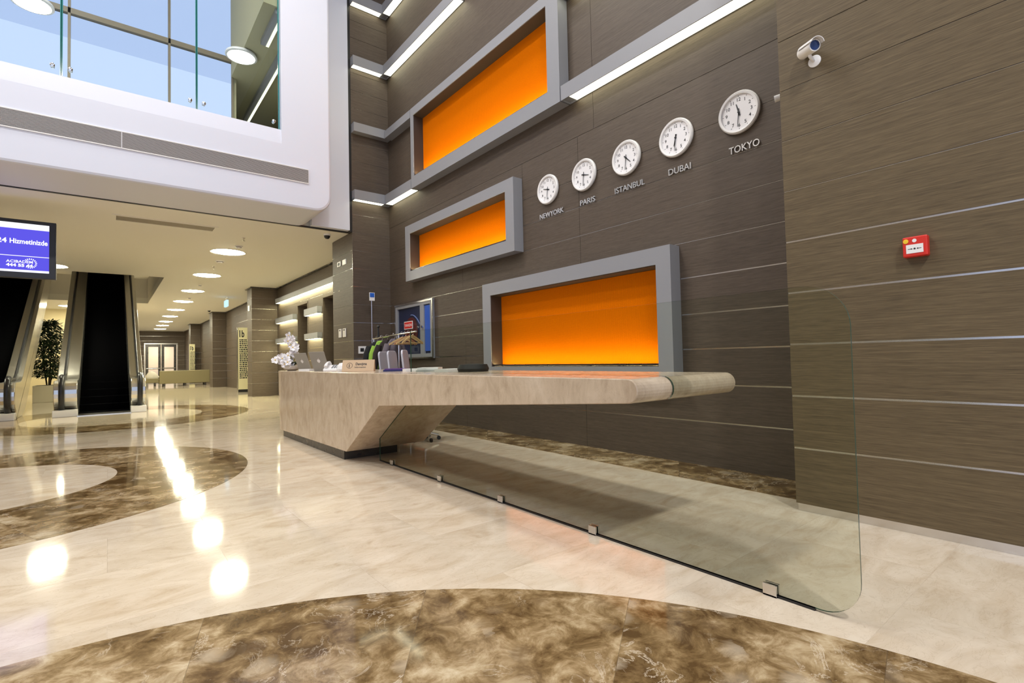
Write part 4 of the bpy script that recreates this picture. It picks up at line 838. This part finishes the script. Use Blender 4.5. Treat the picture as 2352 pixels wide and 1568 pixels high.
# papers, folder, trays
def flat(name, label, cat, loc, rz, sx, sy, h, m, part='sheets', group=None, extra=None):
    t = thing(name, label, cat, loc, rz, group); MB().box(-sx / 2, sx / 2, -sy / 2, sy / 2, 0, h).build(part, m, t)
    if extra: extra(t)
    return t
PAPER = mat('white_paper', (0.80, 0.80, 0.80), 0.6); NAVY = mat('navy_card', (0.015, 0.018, 0.10), 0.35)
flat('paper_pile', 'low pile of papers between orchid laptop and phone laptop', 'papers', (2.55, 8.45, ZD), 0.3, 0.21, 0.29, 0.03, PAPER)
m = MB((2.60, 7.12, ZD)); m.rings([[(2.60 + sx * (0.07 + 0.02 * math.cos(5 * a)) * math.cos(a), 7.12 + sx * (0.10 + 0.015 * math.sin(4 * a)) * math.sin(a), ZD + zz) for a in [2 * PI * q / 18 for q in range(18)]] for sx, zz in ((0.9, 0), (1.0, 0.03), (0.8, 0.08), (0.5, 0.115), (0.12, 0.12))]); tag(m.build('crumpled_tissue', PAPER), 'crumpled white tissue between telephone and information sign', 'tissue')
def fold_extra(t): MB().box(-0.13, 0.13, -0.165, 0.165, 0.0205, 0.032).build('cover', mat('purple_cover', (0.10, 0.03, 0.20), 0.35), t)
flat('document_folder', 'navy and purple folder lying right of the tan information sign', 'folder', (2.90, 6.05, ZD), -0.5, 0.29, 0.35, 0.02, NAVY, 'folder_body', None, fold_extra)
flat('brochure_stack', 'white brochure stack next to the navy folder', 'papers', (2.92, 5.62, ZD), -0.3, 0.21, 0.26, 0.03, PAPER, group='paper stacks on the counter')
def tray_extra(t):
    MB().box(-0.12, 0.12, -0.155, 0.155, 0.02, 0.045).build('sheets', PAPER, t)
flat('letter_tray', 'clear letter tray with papers, middle of the counter papers', 'letter tray', (2.95, 5.25, ZD), -0.7, 0.26, 0.34, 0.018, mat('pale_grey_acrylic', (0.45, 0.47, 0.46), 0.2), 'tray', None, tray_extra)
flat('open_booklet', 'white open booklet furthest right among the counter papers', 'booklet', (2.98, 4.83, ZD), 0.2, 0.3, 0.22, 0.03, PAPER)
m = MB((3.05, 4.72, ZD)); m.lathe([(0.0, 0.0), (0.16, 0.0), (0.17, 0.03), (0.15, 0.075), (0.0, 0.085)], (3.05, 4.50, ZD)); tag(m.build('black_bag', mat('black_fabric', (0.012, 0.011, 0.010), 0.7), None, True), 'low black soft pouch at the right end of the counter papers', 'pouch')

# ------------------------------------------------------------------ behind the desk: chairs, coat rack, coats, notice stand
CH = mat('lavender_grey_plastic', (0.50, 0.50, 0.56), 0.45)
def chair(loc, rz, label):
    t = thing('office_chair', label, 'chair', loc, rz, 'pale chairs behind the desk')
    def rr(w_, z0, z1, r): 
        p = [(-w_, z0), (w_, z0)]
        for k in range(7): a = PI / 2 * k / 6; p.append((w_ - r + r * math.cos(a), z1 - r + r * math.sin(a)))
        for k in range(7): a = PI / 2 + PI / 2 * k / 6; p.append((-w_ + r + r * math.cos(a), z1 - r + r * math.sin(a)))
        return p
    b = MB(); P = rr(0.21, 0.62, 1.41, 0.08); n_ = len(P); th = 0.03
    def lean(p): return 0.20 + (p[1] - 0.6) * 0.10
    b.add([(p[0], lean(p), p[1]) for p in P] + [(p[0], lean(p) + th, p[1]) for p in P], [list(range(n_))[::-1], list(range(n_, 2 * n_))] + [(i, (i + 1) % n_, n_ + (i + 1) % n_, n_ + i) for i in range(n_)]); b.build('backrest', CH, t, False, 0.008)
    MB().box(-0.23, 0.23, -0.25, 0.2, 0.46, 0.53).build('seat', CH, t, False, 0.025); s_ = MB(); s_.tube([(0, 0.0, 0.46), (0, 0, 0.12)], 0.03, 10); s_.tube([(0, 0.18, 0.5), (0, 0.235, 0.55), (0, 0.25, 0.7)], 0.02, 8); s_.build('stem', STEEL, t)
    for k in range(5):
        a = 2 * PI * k / 5; l_ = MB(); l_.tube([(0, 0, 0.13), (0.22 * math.cos(a), 0.22 * math.sin(a), 0.075)], [0.025, 0.016], 8); l_.build('leg', STEEL, t); MB().lathe([(0.0, -0.015), (0.03, -0.015), (0.03, 0.015), (0, 0.015)], (0.22 * math.cos(a), 0.22 * math.sin(a), 0.031), (-math.sin(a), math.cos(a), 0), 14).build('castor', BLACK, t)
chair((3.97, 8.14, 0), 0.75, 'pale grey chair back right behind the tan information sign'); chair((3.88, 7.60, 0), 0.8, 'pale grey chair back in the middle, partly covered by its neighbour'); chair((3.84, 7.04, 0), 0.9, 'pale grey chair back furthest right, below the wooden hangers')
loc = (4.35, 9.15, 0); t = thing('coat_rack', 'chrome coat rail on uprights behind the desk chairs', 'coat rack', loc)
m = MB(loc); m.cyl((4.35, 10.13, 1.712), (4.35, 8.22, 1.765), 0.016, 12); m.build('rail', CHROME, t, True)
for y, zt in ((10.09, 1.713), (8.93, 1.745)):
    m = MB(loc); m.cyl((4.35, y, 0.03), (4.35, y, zt), 0.018, 12); m.build('upright', CHROME, t, True); m = MB(loc); m.box(4.12, 4.58, y - 0.025, y + 0.025, 0, 0.03); m.build('foot', CHROME, t)
m = MB(loc); m.tube([(4.35, 9.86, 1.72), (4.35, 9.86, 1.93)], [0.02, 0.014], 10); m.lathe([(0.0, -0.03), (0.03, -0.015), (0.035, 0.0), (0.025, 0.02), (0, 0.03)], (4.35, 9.86, 1.955), (0, 0, 1), 14); m.build('knob', BLACK, t, True)
def hanger(y, label, rz=0.0, m_=None, dz=0.0, dx=0.0):
    zr = 1.715 + (10.02 - y) / 1.8 * 0.05 + 0.018
    t = thing('coat_hanger', label, 'coat hanger', (4.35, y, zr), rz, 'wooden hangers on the rail'); h = MB()
    h.tube([(0.03 * math.cos(a), 0, 0.018 + 0.03 * math.sin(a) - 0.026) for a in [PI * 1.1 - PI * 1.2 * k / 10 for k in range(11)]] + [(0.012, 0, -0.055), (0.0, 0, -0.085)], 0.0035, 6); h.build('hook', STEEL, t)
    w_ = MB(); w_.rings([[(x, yy * 0.012, -0.085 - abs(x) ** 1.15 * 0.66 + zz) for yy, zz in ((-1, -0.016), (1, -0.016), (1, 0.016), (-1, 0.016))] for x in [-0.25 + 0.05 * k for k in range(11)]]); w_.build('shoulders', m_ or OAK, t)
    b = MB(); b.cyl((-0.215, 0, -0.215), (0.215, 0, -0.215), 0.008, 8); b.build('bar', m_ or OAK, t)
    return t
OAK = mat('light_hanger_wood', (0.52, 0.36, 0.16), 0.45); RSW = mat('reddish_hanger_wood', (0.40, 0.20, 0.10), 0.45)
hanger(8.36, 'pale wooden hanger nearest the cabinet end of the coat rail', 0.25); hanger(8.50, 'pale wooden hanger, second from the cabinet end of the rail', -0.1); hanger(8.64, 'reddish wooden hanger, third from the cabinet end of the rail', 0.15, RSW); hanger(8.78, 'pale wooden hanger beside the grey coat', -0.2)
def coat(y, label, m_, z0, wd, dp, name='hanging_coat', rz=0.0):
    zr = 1.715 + (10.02 - y) / 1.8 * 0.05 + 0.018; loc = (4.35, y, zr); t = thing(name, label, 'coat', loc, rz, 'coats on the rail'); L = zr - z0
    h = MB(); h.tube([(0.03 * math.cos(a), 0, -0.008 + 0.03 * math.sin(a)) for a in [PI * 1.1 - PI * 1.2 * k / 10 for k in range(11)]] + [(0.012, 0, -0.055), (0.0, 0, -0.10)], 0.0035, 6); h.build('hanger_hook', STEEL, t)
    def ringp(w_, d_, z, ph): return [(w_ * math.cos(a) * (1 + 0.05 * math.sin(5 * a + ph)), d_ * math.sin(a) * (1 + 0.25 * math.sin(6 * a + ph)), z) for a in [2 * PI * k / 36 for k in range(36)]]
    b = MB(); b.rings([ringp(0.06, 0.035, -0.085, 0), ringp(0.10, 0.05, -0.11, 0), ringp(wd * 0.75, dp * 0.7, -0.165, 0.2), ringp(wd, dp, -0.24, 0.4), ringp(wd * 0.93, dp * 1.05, -0.24 - (L - 0.24) * 0.35, 0.9), ringp(wd * 1.0, dp * 1.2, -0.24 - (L - 0.24) * 0.75, 1.3), ringp(wd * 1.05, dp * 1.25, -L, 1.6)]); b.build('coat_body', m_, t, True)
    for sg in (-1, 1):
        s_ = MB(); s_.tube([(sg * wd * 0.86, 0, -0.20), (sg * (wd + 0.03), 0.0, -0.36), (sg * (wd + 0.06), 0.02, -0.62), (sg * (wd + 0.05), 0.03, -0.80)], [0.06, 0.068, 0.06, 0.05], 12); s_.build('sleeve', m_, t, True)
    return t
coat(9.12, 'long mauve-grey coat hanging in the middle of the rail', mat('mauve_grey_cloth', (0.13, 0.11, 0.13), 0.8), 0.55, 0.20, 0.07, rz=0.3)
coat(9.44, 'dark brown coat hanging between the green and grey coats', mat('dark_brown_cloth', (0.022, 0.014, 0.012), 0.85), 0.7, 0.20, 0.08)
coat(9.70, 'bright green coat hanging on the far part of the rail', mat('bright_green_cloth', (0.28, 0.50, 0.06), 0.8), 0.9, 0.16, 0.05, rz=-0.2)
coat(9.92, 'black coat hanging at the far end of the rail', mat('black_cloth', (0.008, 0.008, 0.010), 0.85), 0.6, 0.23, 0.08, rz=0.2)
loc = (4.54, 10.62, 0); t = thing('notice_stand', 'thin pole stand with blue and white notice card by the pier', 'sign', loc)
m = MB(loc); m.cyl((4.54, 10.62, 0.02), (4.54, 10.62, 2.58), 0.012, 10); m.build('pole', ALU, t); MB(loc).lathe([(0.14, 0.0), (0.14, 0.012), (0.03, 0.02), (0, 0.02)], (4.54, 10.62, 0)).build('base', ALU, t)
MB(loc).box(4.485, 4.605, 10.60, 10.612, 2.575, 2.755).build('card', WPLAST, t); MB(loc).box(4.495, 4.595, 10.597, 10.5995, 2.65, 2.745).build('blue_print', mat('blue_print', (0.02, 0.12, 0.55), 0.4), t)
